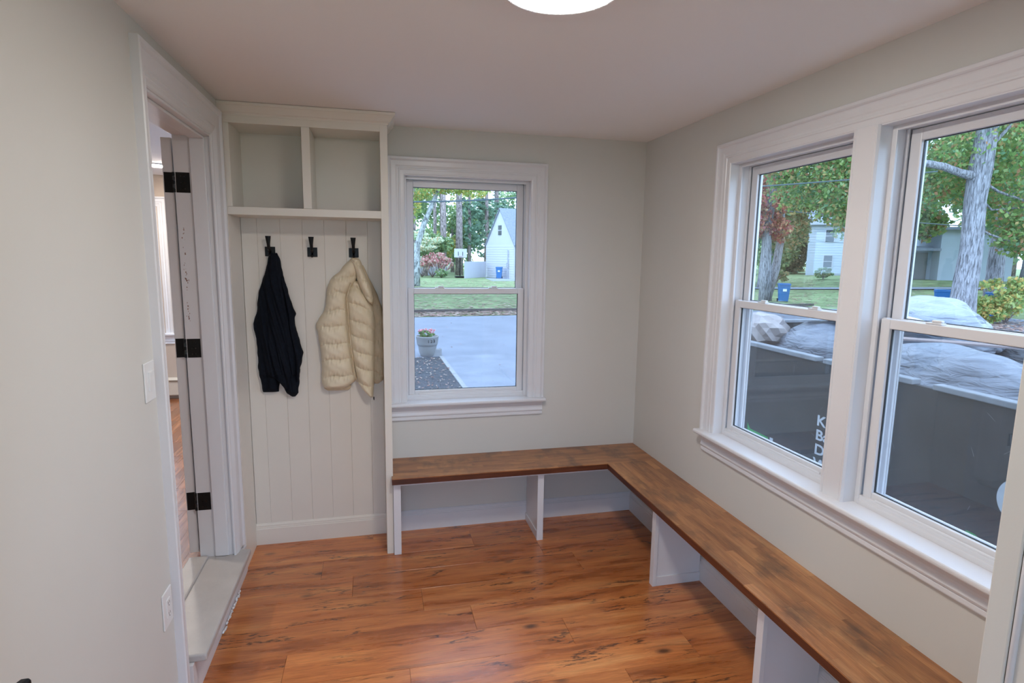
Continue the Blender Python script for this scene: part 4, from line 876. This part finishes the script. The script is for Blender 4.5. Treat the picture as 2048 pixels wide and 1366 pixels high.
# big silver-barked oak outside the nearer window
tree('oak_tree', 'thick silver-barked oak trunk leaning slightly right, close outside the nearer right window', [(19.36, 13.3, G-.1), (19.36, 13.3, G+.35), (19.33, 13.3, .7), (19.42, 13.3, 2.2), (19.30, 13.3, 3.9), (19.36, 13.3, 5.0), (19.45, 13.3, 6.4), (19.6, 13.3, 9)], [.60, .44, .40, .355, .34, .37, .32, .22],
     [(20.2, 15.2, 6.3, 3.6, 2.6, 2.5, 3), (17.2, 15.6, 5.0, 2.3, 2.2, 2.0, 2), (22.5, 13.9, 5.4, 2.7, 2.4, 2.9, 2.4), (18.2, 16.6, 3.6, 1.8, 1.4, 1.3, 1), (22.2, 13.2, 2.8, 1.6, 1.3, .9, .8), (20, 14, 10, 6, 6, 3, 2.2), (16.2, 17.2, 6.8, 3.0, 2.6, 2.3, 2.4), (13.8, 19.0, 7.2, 2.8, 2.4, 1.9, 1.5), (16.6, 18.5, 5.2, 1.7, 1.7, 1.5, .9)], 'lv_oak', 44000, .098, 'oakbark',
     branches=[([(19.30, 13.3, 4.72), (18.5, 13.35, 4.86), (17.7, 13.3, 5.02), (16.9, 13.3, 5.10), (15.6, 13.6, 5.5)], [.19, .13, .13, .115, .08]), ([(19.5, 13.3, 5.6), (20.1, 13.2, 6.3), (21, 13, 7.4)], [.07, .06, .04]), ([(19.5, 13.3, 4.6), (20.2, 13.2, 4.25), (21.4, 13, 3.9), (23, 13, 3.6)], [.05, .045, .04, .02]), ([(19.5, 13.3, 3.0), (20.3, 13.4, 2.75), (21.3, 13.2, 2.45), (22.4, 13, 2.3)], [.05, .04, .035, .02]), ([(19.4, 13.4, 4.2), (20.5, 13.6, 3.65), (21.6, 13.2, 3.75)], [.05, .035, .02])], seed=1)
tree('slim_tree', 'slimmer grey trunk standing just behind the big silver oak', [(24.6, 16.2, G-.1), (24.5, 16.2, 2.2), (24.7, 16.2, 5)], [.36, .30, .25], [(25, 17, 6.2, 3, 3, 2.0, 1), (27, 16.5, 4.2, 2.6, 2, 1.6, .7)], 'lv_oak', 4200, .15, 'oakbark', seed=2)
sh = thing('shrub', 'green and yellow shrub at the foot of the big oak', 'shrub', (21.6, 13.4, G))
bm = bmesh.new()
for k in range(9): tube(bm, [(21.6, 13.4, G), (21.6+.5*math.cos(k*.7), 13.4+.4*math.sin(k*.7), .1), (21.6+1.0*math.cos(k*.7+.2), 13.4+.6*math.sin(k*.7), .7)], [.02, .015, .008], 5)
obj('stems', bm, M['brownbark'], sh); leafcloud('foliage', M['lv_yellow'], sh, [(21.4, 13.5, .45, 1.0, .9, .8, 1), (22.4, 13.2, .75, 1.0, .7, .45, .7), (20.9, 13.5, 0, .7, .6, .5, .6)], .085, 3800, seed=3)
# double-trunk red tree in the farther window
tree('red_maple', 'two grey trunks rising together under red autumn leaves', [(19.85, 25, G-.1), (19.75, 25, 1.0), (19.65, 25, 3.0), (19.9, 25, 7.5)], [.36, .29, .25, .15], [(19.7, 25.2, 4.9, 1.3, 1.1, 1.4, 1.3), (20.2, 25.2, 3.5, 1.0, .9, .8, .7), (19.6, 25.3, 7.0, 1.7, 1.4, 1.6, 1), (18.4, 25.0, 3.6, .9, .8, 1.0, .5)], 'lv_red', 6200, .13, 'oakbark', branches=[([(20.1, 25.3, G-.1), (20.6, 25.3, 1.2), (20.8, 25.3, 3), (20.6, 25.3, 6)], [.28, .24, .20, .12])], seed=4)
# mid-distance trees between the windows' views
mid = [
 (22, 35, 'pine_tree', 'lv_teal', .30, 'dark evergreen with low spreading boughs behind the red maple', [(24, 37, 7, 3.4, 2.6, 3.2, 1.4), (25.5, 38, 3.6, 3.4, 2.2, 1.8, 1.0), (28.5, 40, 5.2, 3.2, 2.5, 2.6, 1)], 8000, .2),
 (27, 35, 'leafy_tree', 'lv_olive', .28, 'olive-leaved tree standing left of the pale house', [(27.5, 35, 6.4, 2.6, 2.4, 2.0, 1), (29.4, 35.5, 4.3, 1.5, 1.6, 2.0, .8), (31.5, 34.5, 6.6, 2.2, 2, 1.4, .8)], 7200, .17),
 (33, 33, 'leafy_tree', 'lv_oak', .30, 'green tree with boughs hanging over the right of the pale house', [(33, 32, 8.2, 4.0, 3, 2.2, 1.3), (36.2, 36.5, 5.4, 3.6, 1.6, .9, .8), (35.8, 32.5, 5.2, 1.2, 1.6, 2.0, .5), (31, 33, 10, 4, 3, 2, 1)], 8000, .18),
 (30, 27.0, 'leafy_tree', 'lv_oak', .30, 'leafy tree with a stout trunk at the left edge of the nearer window', [(30, 27.5, 6.2, 3.8, 3.0, 2.6, 1.2), (33.5, 28, 4.2, 1.6, 1.4, 1.2, .6), (34.0, 24.5, 7.2, 3.4, 3, 2.4, 1)], 7600, .2),
 (40, 24, 'leafy_tree', 'lv_green', .34, 'green tree beyond the road behind the big oak', [(40, 24, 6.0, 4.8, 4.2, 4.0, 1)], 5200, .28),
 (46, 30, 'leafy_tree', 'lv_green', .34, 'large green tree behind the garage', [(46, 32, 9.0, 5.6, 5, 4.4, 1)], 5200, .34),
 (50, 21, 'leafy_tree', 'lv_yellow', .34, 'yellowing tree far beyond the road right of the oak', [(50, 21, 5.4, 5.6, 4.5, 4.4, 1)], 4200, .34)]
mid += [(41.3, 50.5, 'evergreen_tree', 'lv_teal', .26, 'dark evergreen filling the gap left of the pale house', [(41.3, 50.5, 2.9, 2.4, 2.0, 2.6, 1), (41.4, 50.5, 6.0, 2.2, 1.8, 2.0, .7)], 6500, .22),
 (38.2, 48.5, 'evergreen_tree', 'lv_green', .26, 'green tree behind the trunks of the red maple', [(38.2, 48.5, 3.0, 2.6, 2.0, 2.6, 1), (38.2, 48.5, 6.4, 2.4, 2, 2, .7)], 6000, .24),
 (47.5, 58, 'evergreen_tree', 'lv_olive', .26, 'olive tree just behind the left corner of the pale house', [(47, 58, 4.0, 4.2, 2.4, 4.0, 1)], 5200, .28)]
for i, (x, y, nm, mt, r_, lb, el, n_, sz) in enumerate(mid):
    g_ = ground_z(x, y); h_ = max(e[2] for e in el)+1
    tree(nm, lb, [(x, y, g_-.1), (x, y, g_+1), (x+.15, y, h_)], [r_*1.25, r_, r_*.5], el, mt, n_, sz, 'oakbark', seed=10+i)
for i, (x, y, s) in enumerate(((30.2, 37.5, .9), (35.6, 38.5, .7), (28.6, 40, 1.1))):
    g_ = ground_z(x, y); t = thing('garden_bush', ('rounded olive bush before the left wall of the pale house', 'small green bush before the middle of the pale house', 'dark bush at the left corner of the pale house')[i], 'bush', (x, y, g_))
    bm = bmesh.new()
    for k in range(5): tube(bm, [(x, y, g_), (x+.4*s*math.cos(k*1.3), y+.4*s*math.sin(k*1.3), g_+.8*s)], [.03, .012], 5)
    obj('stems', bm, M['brownbark'], t); leafcloud('foliage', M[('lv_olive', 'lv_green', 'lv_teal')[i]], t, [(x, y, g_+.75*s, 1.1*s, .9*s, .65*s, 1)], .12, 1100, seed=20+i)

# back window: birch, pines, dogwood, burning bush
tree('birch_tree', 'pale leaning trunk with yellow-green leaves at the left of the back window', [(1.30, 39.9, G-.1), (1.36, 39.9, 1.0), (1.40, 39.9, 2.4), (1.95, 39.9, 4.1), (2.60, 39.9, 5.6), (3.3, 39.9, 7.2)], [.30, .24, .22, .20, .17, .12], [(1.5, 40.5, 7.2, 2.2, 1.8, 1.5, 1.3), (3.9, 40.2, 6.9, 1.6, 1.4, .7, .7), (.6, 40.2, 5.2, 1.2, 1.2, 1.3, .6), (3, 40, 9, 4, 3, 1.6, 1.2), (5.8, 40.3, 6.6, 1.3, 1.2, .55, .35)], 'lv_yellow', 7800, .13, 'palebark', seed=30)
pines = [(5.3, 66, .24), (6.2, 65, .40), (3.0, 68, .24), (8.2, 66, .48), (9.6, 67, .24), (11.9, 68, .30), (2.0, 72, .34), (14.0, 72, .4), (7.0, 74, .3)]
plb = ['slim brown pine trunk left of the tallest trunks', 'thick brown pine trunk second from the left tall ones', 'brown pine trunk behind the dogwood', 'thickest pine trunk rising behind the basketball hoop', 'thin dark pine between the hoop and the white house', 'brown pine trunk beside the white gable', 'pine trunk far left behind the leaning birch', 'pine behind the roof of the white house', 'thin pine deep in the woods behind the hoop']
for i, (x, y, r_) in enumerate(pines):
    el = [(x+.3, y+.5, 11.5, 2.6, 2.0, 1.8, 1), (x-.5, y+1, 15, 3, 2.4, 2.5, 1)]
    if i in (4, 5, 7): el += [(x, y, 7.5, 2.0, 1.6, 1.4, .9), (x+.2, y, 4.6, 1.5, 1.4, 1.6, .7)]
    tree('pine_tree', plb[i], [(x, y, G-.1), (x+.05, y, 6), (x-.1, y, 16)], [r_, r_*.8, r_*.5], el, 'lv_teal', 1500, .27, 'brownbark', flat=.4, seed=40+i)
bk = [(3.9, 62.5, 'lv_green', 2.7, 1.7, 2.6), (9.0, 78, 'lv_green', 3.4, 4.5, 3.6), (14.5, 80, 'lv_teal', 5.5, 4.0, 5), (3, 84, 'lv_green', 6.2, 6.5, 5.5), (-2, 76, 'lv_yellow', 5, 6, 5), (12, 90, 'lv_yellow', 4, 7, 4.2), (20, 84, 'lv_green', 7, 6, 7), (27, 80, 'lv_teal', 7, 6, 7), (-9, 72, 'lv_green', 6, 6, 6), (34, 76, 'lv_green', 7, 6, 7), (41, 72, 'lv_olive', 7, 6, 7), (50, 66, 'lv_green', 8, 6, 7.5), (58, 56, 'lv_teal', 8, 7, 7.5), (64, 44, 'lv_green', 8, 7, 8), (66, 32, 'lv_olive', 7, 8, 7.5), (64, 18, 'lv_green', 7, 8, 7), (-18, 66, 'lv_yellow', 7, 6, 7), (6, 70, 'lv_yellow', 2.6, 2.6, 2.2), (60, 4, 'lv_green', 7, 8, 7)]
bkl = ['low green tree behind the pink bush', 'green tree deep behind the hoop', 'dark evergreen mass behind the white house', 'broad green tree behind the pines at left', 'yellow tree at the far left edge of the woods', 'yellowing tree showing between the pine trunks', 'large green tree far behind the white roof', 'evergreen mass between the back and side views', 'green tree outside the left edge of the view', 'big green tree beyond the red maple', 'olive tree beyond the pale house at left', 'tall green tree right behind the pale house', 'evergreen behind the garage', 'green tree on the skyline behind the oak', 'olive tree on the skyline right of the oak', 'green tree on the far right skyline', 'yellow tree far outside on the left', 'bright yellow-green sapling behind the pine trunks', 'green tree at the farthest right']
for i, (x, y, mt, rx, rz_, cz) in enumerate(bk):
    g_ = ground_z(x, y)
    tree('woodland_tree', bkl[i], [(x, y, g_-.1), (x, y, cz+rz_*.5)], [.3, .15], [(x, y, g_+cz+.8, rx, rx*.7, rz_, 1), (x+rx*.4, y, g_+cz+rz_*.7, rx*.7, rx*.5, rz_*.5, .5)], mt, 2600 if x < 24 else 3600, .36 if rx > 4 else .24, 'brownbark', group=None, seed=60+i)
def bush(name, label, x, y, z, ells, mt, n, sz, seed):
    t = thing(name, label, 'bush', (x, y, z)); bm = bmesh.new()
    for k in range(8): tube(bm, [(x, y, z), (x+.6*math.cos(k*.8), y+.5*math.sin(k*.8), z+.8), (x+1.1*math.cos(k*.8+.2), y+.8*math.sin(k*.8), z+1.7)], [.05, .035, .015], 6)
    obj('stems', bm, M['brownbark'], t, smooth=True); leafcloud('foliage', M[mt], t, ells, sz, n, seed=seed)
bush('burning_bush', 'pink-red autumn bush on the lawn in the back window', 4.2, 57.6, G, [(4.6, 57.6, 1.2, 1.7, 1.1, .85, 1), (5.6, 57.6, .9, .9, .9, .6, .4), (3.4, 57.6, .9, .9, .9, .6, .3)], 'lv_pink', 2600, .13, 90)
bush('dogwood', 'pale green layered dogwood above the pink bush', 3.2, 58.5, G, [(3.2, 58.6, 2.6, 1.9, 1.2, .45, 1), (4.2, 58.8, 3.3, 1.6, 1.2, .35, .8), (2.8, 59, 3.9, 1.3, 1.0, .35, .6), (2.4, 58.3, 1.4, .8, .8, .5, .4)], 'lv_pale', 3000, .14, 91)
bush('low_shrub', 'small dark green shrub right of the pink bush base', 5.0, 56.4, G, [(5.0, 56.4, -.05, .75, .7, .45, 1)], 'lv_green', 800, .11, 92)

# ------------------------------------------------------------- white gabled house, fence, hoop, bins
M['siding'] = plain('white_clapboard', (.52, .53, .59), .6, noise=.02, nscale=2); M['roof'] = plain('blue_grey_shingle', (.22, .25, .31), .85, noise=.15, nscale=6); M['darkglass'] = plain('dark_far_window', (.06, .075, .09), .15)
A_ = Vector((10.22, 59.2)); B_ = Vector((12.22, 54.3)); U_ = (B_-A_).normalized(); V_ = Vector((-U_.y, U_.x)) if False else Vector((.926, .378)); GW = (B_-A_).length
hs = thing('house', 'white gabled house with a steep blue-grey roof in the back window', 'house', (13.5, 58.5, G))
def hp(u, v, z): p = A_+U_*u+V_*v; return (p.x, p.y, z)
EL, AX, LN = 3.05, 6.75, 9.0
bm = bmesh.new()
for k in range(int((EL-G)/.25)): 
    za = G+k*.25; zb_ = za+.245
    for (u0_, v0_, u1_, v1_) in ((0, 0, GW, 0), (GW, 0, GW, LN)):
        nrm = -V_ if v0_ == v1_ else U_
        a = A_+U_*u0_+V_*v0_; b = A_+U_*u1_+V_*v1_
        vs = [bm.verts.new((a.x+nrm.x*.02, a.y+nrm.y*.02, za)), bm.verts.new((b.x+nrm.x*.02, b.y+nrm.y*.02, za)), bm.verts.new((b.x, b.y, zb_)), bm.verts.new((a.x, a.y, zb_))]; bm.faces.new(vs)
        vs2 = [bm.verts.new((a.x, a.y, za)), bm.verts.new((b.x, b.y, za)), bm.verts.new((b.x+nrm.x*.02, b.y+nrm.y*.02, za)), bm.verts.new((a.x+nrm.x*.02, a.y+nrm.y*.02, za))]; bm.faces.new(vs2)
tag(obj('siding', bm, M['siding'], hs), kind='stuff')
bm = bmesh.new()
P_ = [hp(0, .01, G), hp(GW, .01, G), hp(GW, .01, EL), hp(GW/2, .01, AX-.05), hp(0, .01, EL)]; Q_ = [hp(0, LN, G), hp(GW, LN, G), hp(GW, LN, EL), hp(GW/2, LN, AX-.05), hp(0, LN, EL)]
a = [bm.verts.new(p) for p in P_]; b = [bm.verts.new(p) for p in Q_]; bm.faces.new(a); bm.faces.new(b[::-1])
for i in range(5): bm.faces.new((a[i], a[(i+1) % 5], b[(i+1) % 5], b[i]))
obj('wall', bm, M['siding'], hs)
for sgn, u_ in ((1, GW+.12), (-1, -.12)):
    bm = bmesh.new(); p = [hp(GW/2, -.12, AX), hp(GW/2, LN, AX), hp(u_, LN, EL-.15), hp(u_, -.12, EL-.15)]; a = [bm.verts.new(q) for q in p]; b = [bm.verts.new((q[0], q[1], q[2]-.14)) for q in p]; bm.faces.new(a); bm.faces.new(b[::-1])
    for i in range(4): bm.faces.new((a[i], b[i], b[(i+1) % 4], a[(i+1) % 4]))
    obj('roof_slope', bm, M['roof'], hs)
for zc in (4.75, 4.2):
    bm = bmesh.new(); p = [hp(GW/2-.28, -.04, zc-.25), hp(GW/2+.28, -.04, zc-.25), hp(GW/2+.28, -.04, zc+.2), hp(GW/2-.28, -.04, zc+.2)]; q = [hp(GW/2-.28, .02, zc-.25), hp(GW/2+.28, .02, zc-.25), hp(GW/2+.28, .02, zc+.2), hp(GW/2-.28, .02, zc+.2)]
    a = [bm.verts.new(t_) for t_ in p]; b = [bm.verts.new(t_) for t_ in q]; bm.faces.new(a)
    for i in range(4): bm.faces.new((a[i], b[i], b[(i+1) % 4], a[(i+1) % 4]))
    obj('gable_window', bm, M['darkglass'], hs)
bm = bmesh.new(); p = hp(GW-1.0, -.12, 0); tube(bm, [(p[0], p[1], G), (p[0], p[1], 2.4)], .05, 8); obj('downpipe', bm, plain('grey_pipe', (.4, .42, .45), .5), hs)
p = hp(GW-1.0, -.14, .9); B('meter_box', p[0]-.12, p[0]+.12, p[1]-.06, p[1]+.02, .6, 1.1, plain('meter_grey', (.35, .37, .4), .5), hs)
struct(slab('driveway', [(9.0, 49.5), (40, 54), (40, 60), (9.6, 56.6)], G+.01, M['drive']))
fn = thing('fence', 'tall solid white board fence running left from the white house', 'fence', (8.6, 56.5, G))
fa, fb = Vector((7.2, 55.0)), Vector((10.15, 58.9)); nb = 22
for i in range(nb):
    a = fa+(fb-fa)*(i/nb); b = fa+(fb-fa)*((i+1)/nb-.003); nn = Vector((-(fb-fa).y, (fb-fa).x)).normalized()*.03
    bm = bmesh.new(); q = [(a.x, a.y), (b.x, b.y), (b.x+nn.x, b.y+nn.y), (a.x+nn.x, a.y+nn.y)]; lo = [bm.verts.new((*t_, G)) for t_ in q]; hi = [bm.verts.new((*t_, 1.16)) for t_ in q]
    bm.faces.new(hi); bm.faces.new(lo[::-1])
    for k in range(4): bm.faces.new((lo[k], lo[(k+1) % 4], hi[(k+1) % 4], hi[k]))
    obj('fence_board', bm, M['siding'], fn)
fn2 = tag(B('fence', 2.9, 6.4, 63.9, 63.98, G, 1.0, M['siding']), 'pale low fence glimpsed between bush and hoop', 'fence')
for k in range(8): B('fence_post', 2.9+.48*k, 3.0+.48*k, 63.86, 63.92, G, 1.1, M['siding'], fn2, world=True)
def wheelie_bin(label, x, y, z, rz, s=1.0, group='blue wheeled bins'):
    t = thing('wheeled_bin', label, 'bin', (x, y, z), group); mb = M.get('bin') or M.setdefault('bin', plain('blue_bin_plastic', (.02, .14, .36), .45)); cs, sn = math.cos(rz), math.sin(rz)
    def f(a, b, c): return (x+(a*cs-b*sn)*s, y+(a*sn+b*cs)*s, z+c*s)
    bm = bmesh.new(); lo = [bm.verts.new(f(*q)) for q in ((-.23, -.25, .05), (.23, -.25, .05), (.23, .25, .05), (-.23, .25, .05))]; hi = [bm.verts.new(f(*q)) for q in ((-.29, -.33, .98), (.29, -.33, .98), (.29, .33, .98), (-.29, .33, .98))]
    bm.faces.new(lo[::-1]); bm.faces.new(hi)
    for k in range(4): bm.faces.new((lo[k], lo[(k+1) % 4], hi[(k+1) % 4], hi[k]))
    obj('bin_body', bm, mb, t, bevel=.02)
    bm = box(bmesh.new(), -.31, .31, -.36, .36, .97, 1.02, f); box(bm, -.31, .31, -.30, .36, 1.02, 1.07, f); obj('bin_lid', bm, mb, t, bevel=.015)
    bm = bmesh.new(); tube(bm, [f(-.25, .40, 1.0), f(.25, .40, 1.0)], .018*s, 8); obj('bin_handle', bm, mb, t)
    for a in (-.26, .26):
        bm = bmesh.new(); tube(bm, [f(a-.03, .27, .10), f(a+.03, .27, .10)], .10*s, 16); obj('bin_wheel', bm, M['black'], t)
    B('bin_sticker', -.10, .10, -.345, -.315, .62, .76, M['decal'], t, mp=f)
wheelie_bin('blue wheeled bin standing against the white house', 10.9, 55.4, G, -.3, 1.12)
wheelie_bin('blue wheeled bin on the verge in the farther right window', 20.15, 23.9, G, -.5, .95)
wheelie_bin('blue wheeled bin behind the rubbish bags beside the big oak', 22.9, 17.1, G, -.9, 1.0)
wheelie_bin('blue wheeled bin half hidden in the shrub right of the big oak', 22.9, 14.9, G, -.9, 1.0)
hoop = thing('basketball_hoop', 'portable basketball hoop with a white backboard on the far lawn', 'basketball hoop', (7.05, 57, G))
B('base', 6.55, 7.5, 56.5, 57.6, G, G+.18, M['black'], hoop, bevel=.04)
bm = bmesh.new(); tube(bm, [(7.05, 57.2, G+.15), (7.05, 57.1, 1.9)], .06, 10); tube(bm, [(7.05, 57.1, 1.5), (7.05, 56.85, 1.9)], .04, 8); obj('pole', bm, M['black'], hoop)
bb = B('backboard', 6.40, 7.72, 56.78, 56.83, 1.55, 2.45, M['siding'], hoop, bevel=.02)
for (a, b, c, d) in ((6.80, 6.86, 1.75, 2.15), (7.26, 7.32, 1.75, 2.15)): B('board_mark', a, b, 56.76, 56.781, c, d, M['numeral'], bb)
bm = bmesh.new(); tube(bm, [(7.06+.23*math.cos(t_), 56.5+.23*math.sin(t_), 1.66) for t_ in np.linspace(0, 2*PI, 25)], .018, 6, cap=False); obj('rim', bm, plain('orange_rim', (.45, .12, .04), .5), hoop)

# pale house behind the trees in the farther right window
M['pale'] = plain('pale_blue_clapboard', (.46, .52, .60), .6, noise=.03, nscale=2)
h2 = thing('house', 'pale blue house with small dark windows half hidden by trees', 'house', (43, 48, .4)); zg = .25
bm = bmesh.new(); ang = R(-42); ca, sa = math.cos(ang), math.sin(ang)
def h2p(u, v, z): return (39.3+u*ca-v*sa, 45+u*sa+v*ca, z)
box(bm, 0, 9, 0, 7, zg-.5, 5.2, h2p); obj('wall', bm, M['pale'], h2)
bm = bmesh.new()
for k in range(19): box(bm, -.02, 9.02, -.03, 0, zg+k*.25, zg+k*.25+.225, h2p)
tag(obj('siding', bm, M['pale'], h2), kind='stuff')
bm = bmesh.new(); v = [bm.verts.new(h2p(*q)) for q in ((-.4, -.4, 5.15), (9.4, -.4, 5.15), (9.4, 7.4, 5.15), (-.4, 7.4, 5.15), (-.4, 3.5, 7.9), (9.4, 3.5, 7.9))]
for q in ((0, 1, 5, 4), (2, 3, 4, 5), (0, 4, 3), (1, 2, 5), (0, 3, 2, 1)): bm.faces.new([v[i] for i in q])
obj('roof', bm, M['roof'], h2)
for uc, zc in ((1.8, 4.1), (1.8, 1.7), (5.6, 4.1), (5.6, 1.7)):
    f_ = B('house_window', uc-.42, uc+.42, -.10, -.02, zc-.62, zc+.62, M['siding'], h2, h2p)
    for dz in (-.29, .29): B('window_pane', uc-.35, uc+.35, -.115, -.10, zc+dz-.26, zc+dz+.26, M['darkglass'], f_, h2p)
# garage with recessed doorway right of it
M['door_grey'] = plain('grey_garage_door', (.24, .24, .24), .7)  # one flat grey for the garage door and its panels
g2 = thing('garage', 'light grey garage with a recessed door seen left of the big oak', 'garage', (42, 33.5, .4))
def g2p(u, v, z): an = R(-30); return (37.6+u*math.cos(an)-v*math.sin(an), 34.0+u*math.sin(an)+v*math.cos(an), z)
B('wall', 3.3, 8, 0, 5, 0, 4.2, M['pale'], g2, g2p); B('wall', 0, 3.3, 1.5, 5, 0, 3.0, M['pale'], g2, g2p)
dd = B('garage_door', .8, 3.0, 1.42, 1.5, .3, 2.5, M['door_grey'], g2, g2p)
for k in range(3): B('door_panel', .9, 2.9, 1.38, 1.42, .4+.7*k, 1.0+.7*k, M['door_grey'], dd, g2p)
B('canopy', -.3, 3.3, -.2, 1.5, 2.6, 2.8, M['roof'], g2, g2p); B('flat_roof', -.2, 8.2, -.3, 5.2, 4.2, 4.4, M['roof'], g2, g2p)

# path strips on the lawn across the side view
bm = bmesh.new(); pp = [(18, 43.5), (22, 39), (26, 34.3), (30, 29.6), (33.5, 25.3), (37, 20.5), (40, 16)]; prev = None
dense = [(a[0]+(b[0]-a[0])*k/4, a[1]+(b[1]-a[1])*k/4) for a, b in zip(pp, pp[1:]) for k in range(4)]+[pp[-1]]
for x, y in dense:
    cur = (bm.verts.new((x, y, ground_z(x, y)+.06)), bm.verts.new((x+1.1, y+.95, ground_z(x+1.1, y+.95)+.06)))
    if prev: bm.faces.new((prev[0], prev[1], cur[1], cur[0]))
    prev = cur
struct(obj('path', bm, M['drive']))

# overhead wires
M['wire'] = plain('black_cable', (.05, .08, .09), .5); M['wire_pale'] = plain('pale_cable', (.45, .47, .52), .5)
def wire(label, pts, r, mat):
    bm = bmesh.new(); a = [Vector(p) for p in pts]; seg = []
    for p, q in zip(a, a[1:]):
        for k in range(8): t_ = k/8; w_ = p.lerp(q, t_); w_.z -= .25*4*t_*(1-t_)*(q-p).length/30; seg.append(w_)
    seg.append(a[-1]); tube(bm, seg, r, 6); tag(obj('overhead_cable', bm, mat), label, 'cable')
wire('dark overhead cable crossing the top of the back window', [(-20, 12, 2.0), (-.63, 12, 3.06), (2.05, 12, 3.26), (16, 12, 4.6)], .022, M['wire'])
wire('upper thin pale cable crossing the farther right window', [(25.93, 35.603, 7.049), (25.93, 34.565, 6.91), (25.93, 26.521, 5.833), (25.93, 15.605, 4.746)], .016, M['wire_pale'])
wire('lower dark cable crossing the farther right window', [(25.93, 35.603, 5.675), (25.93, 34.401, 5.536), (25.93, 25.962, 4.385), (25.93, 15.605, 3.13)], .030, M['wire'])
bpy.context.view_layer.update()
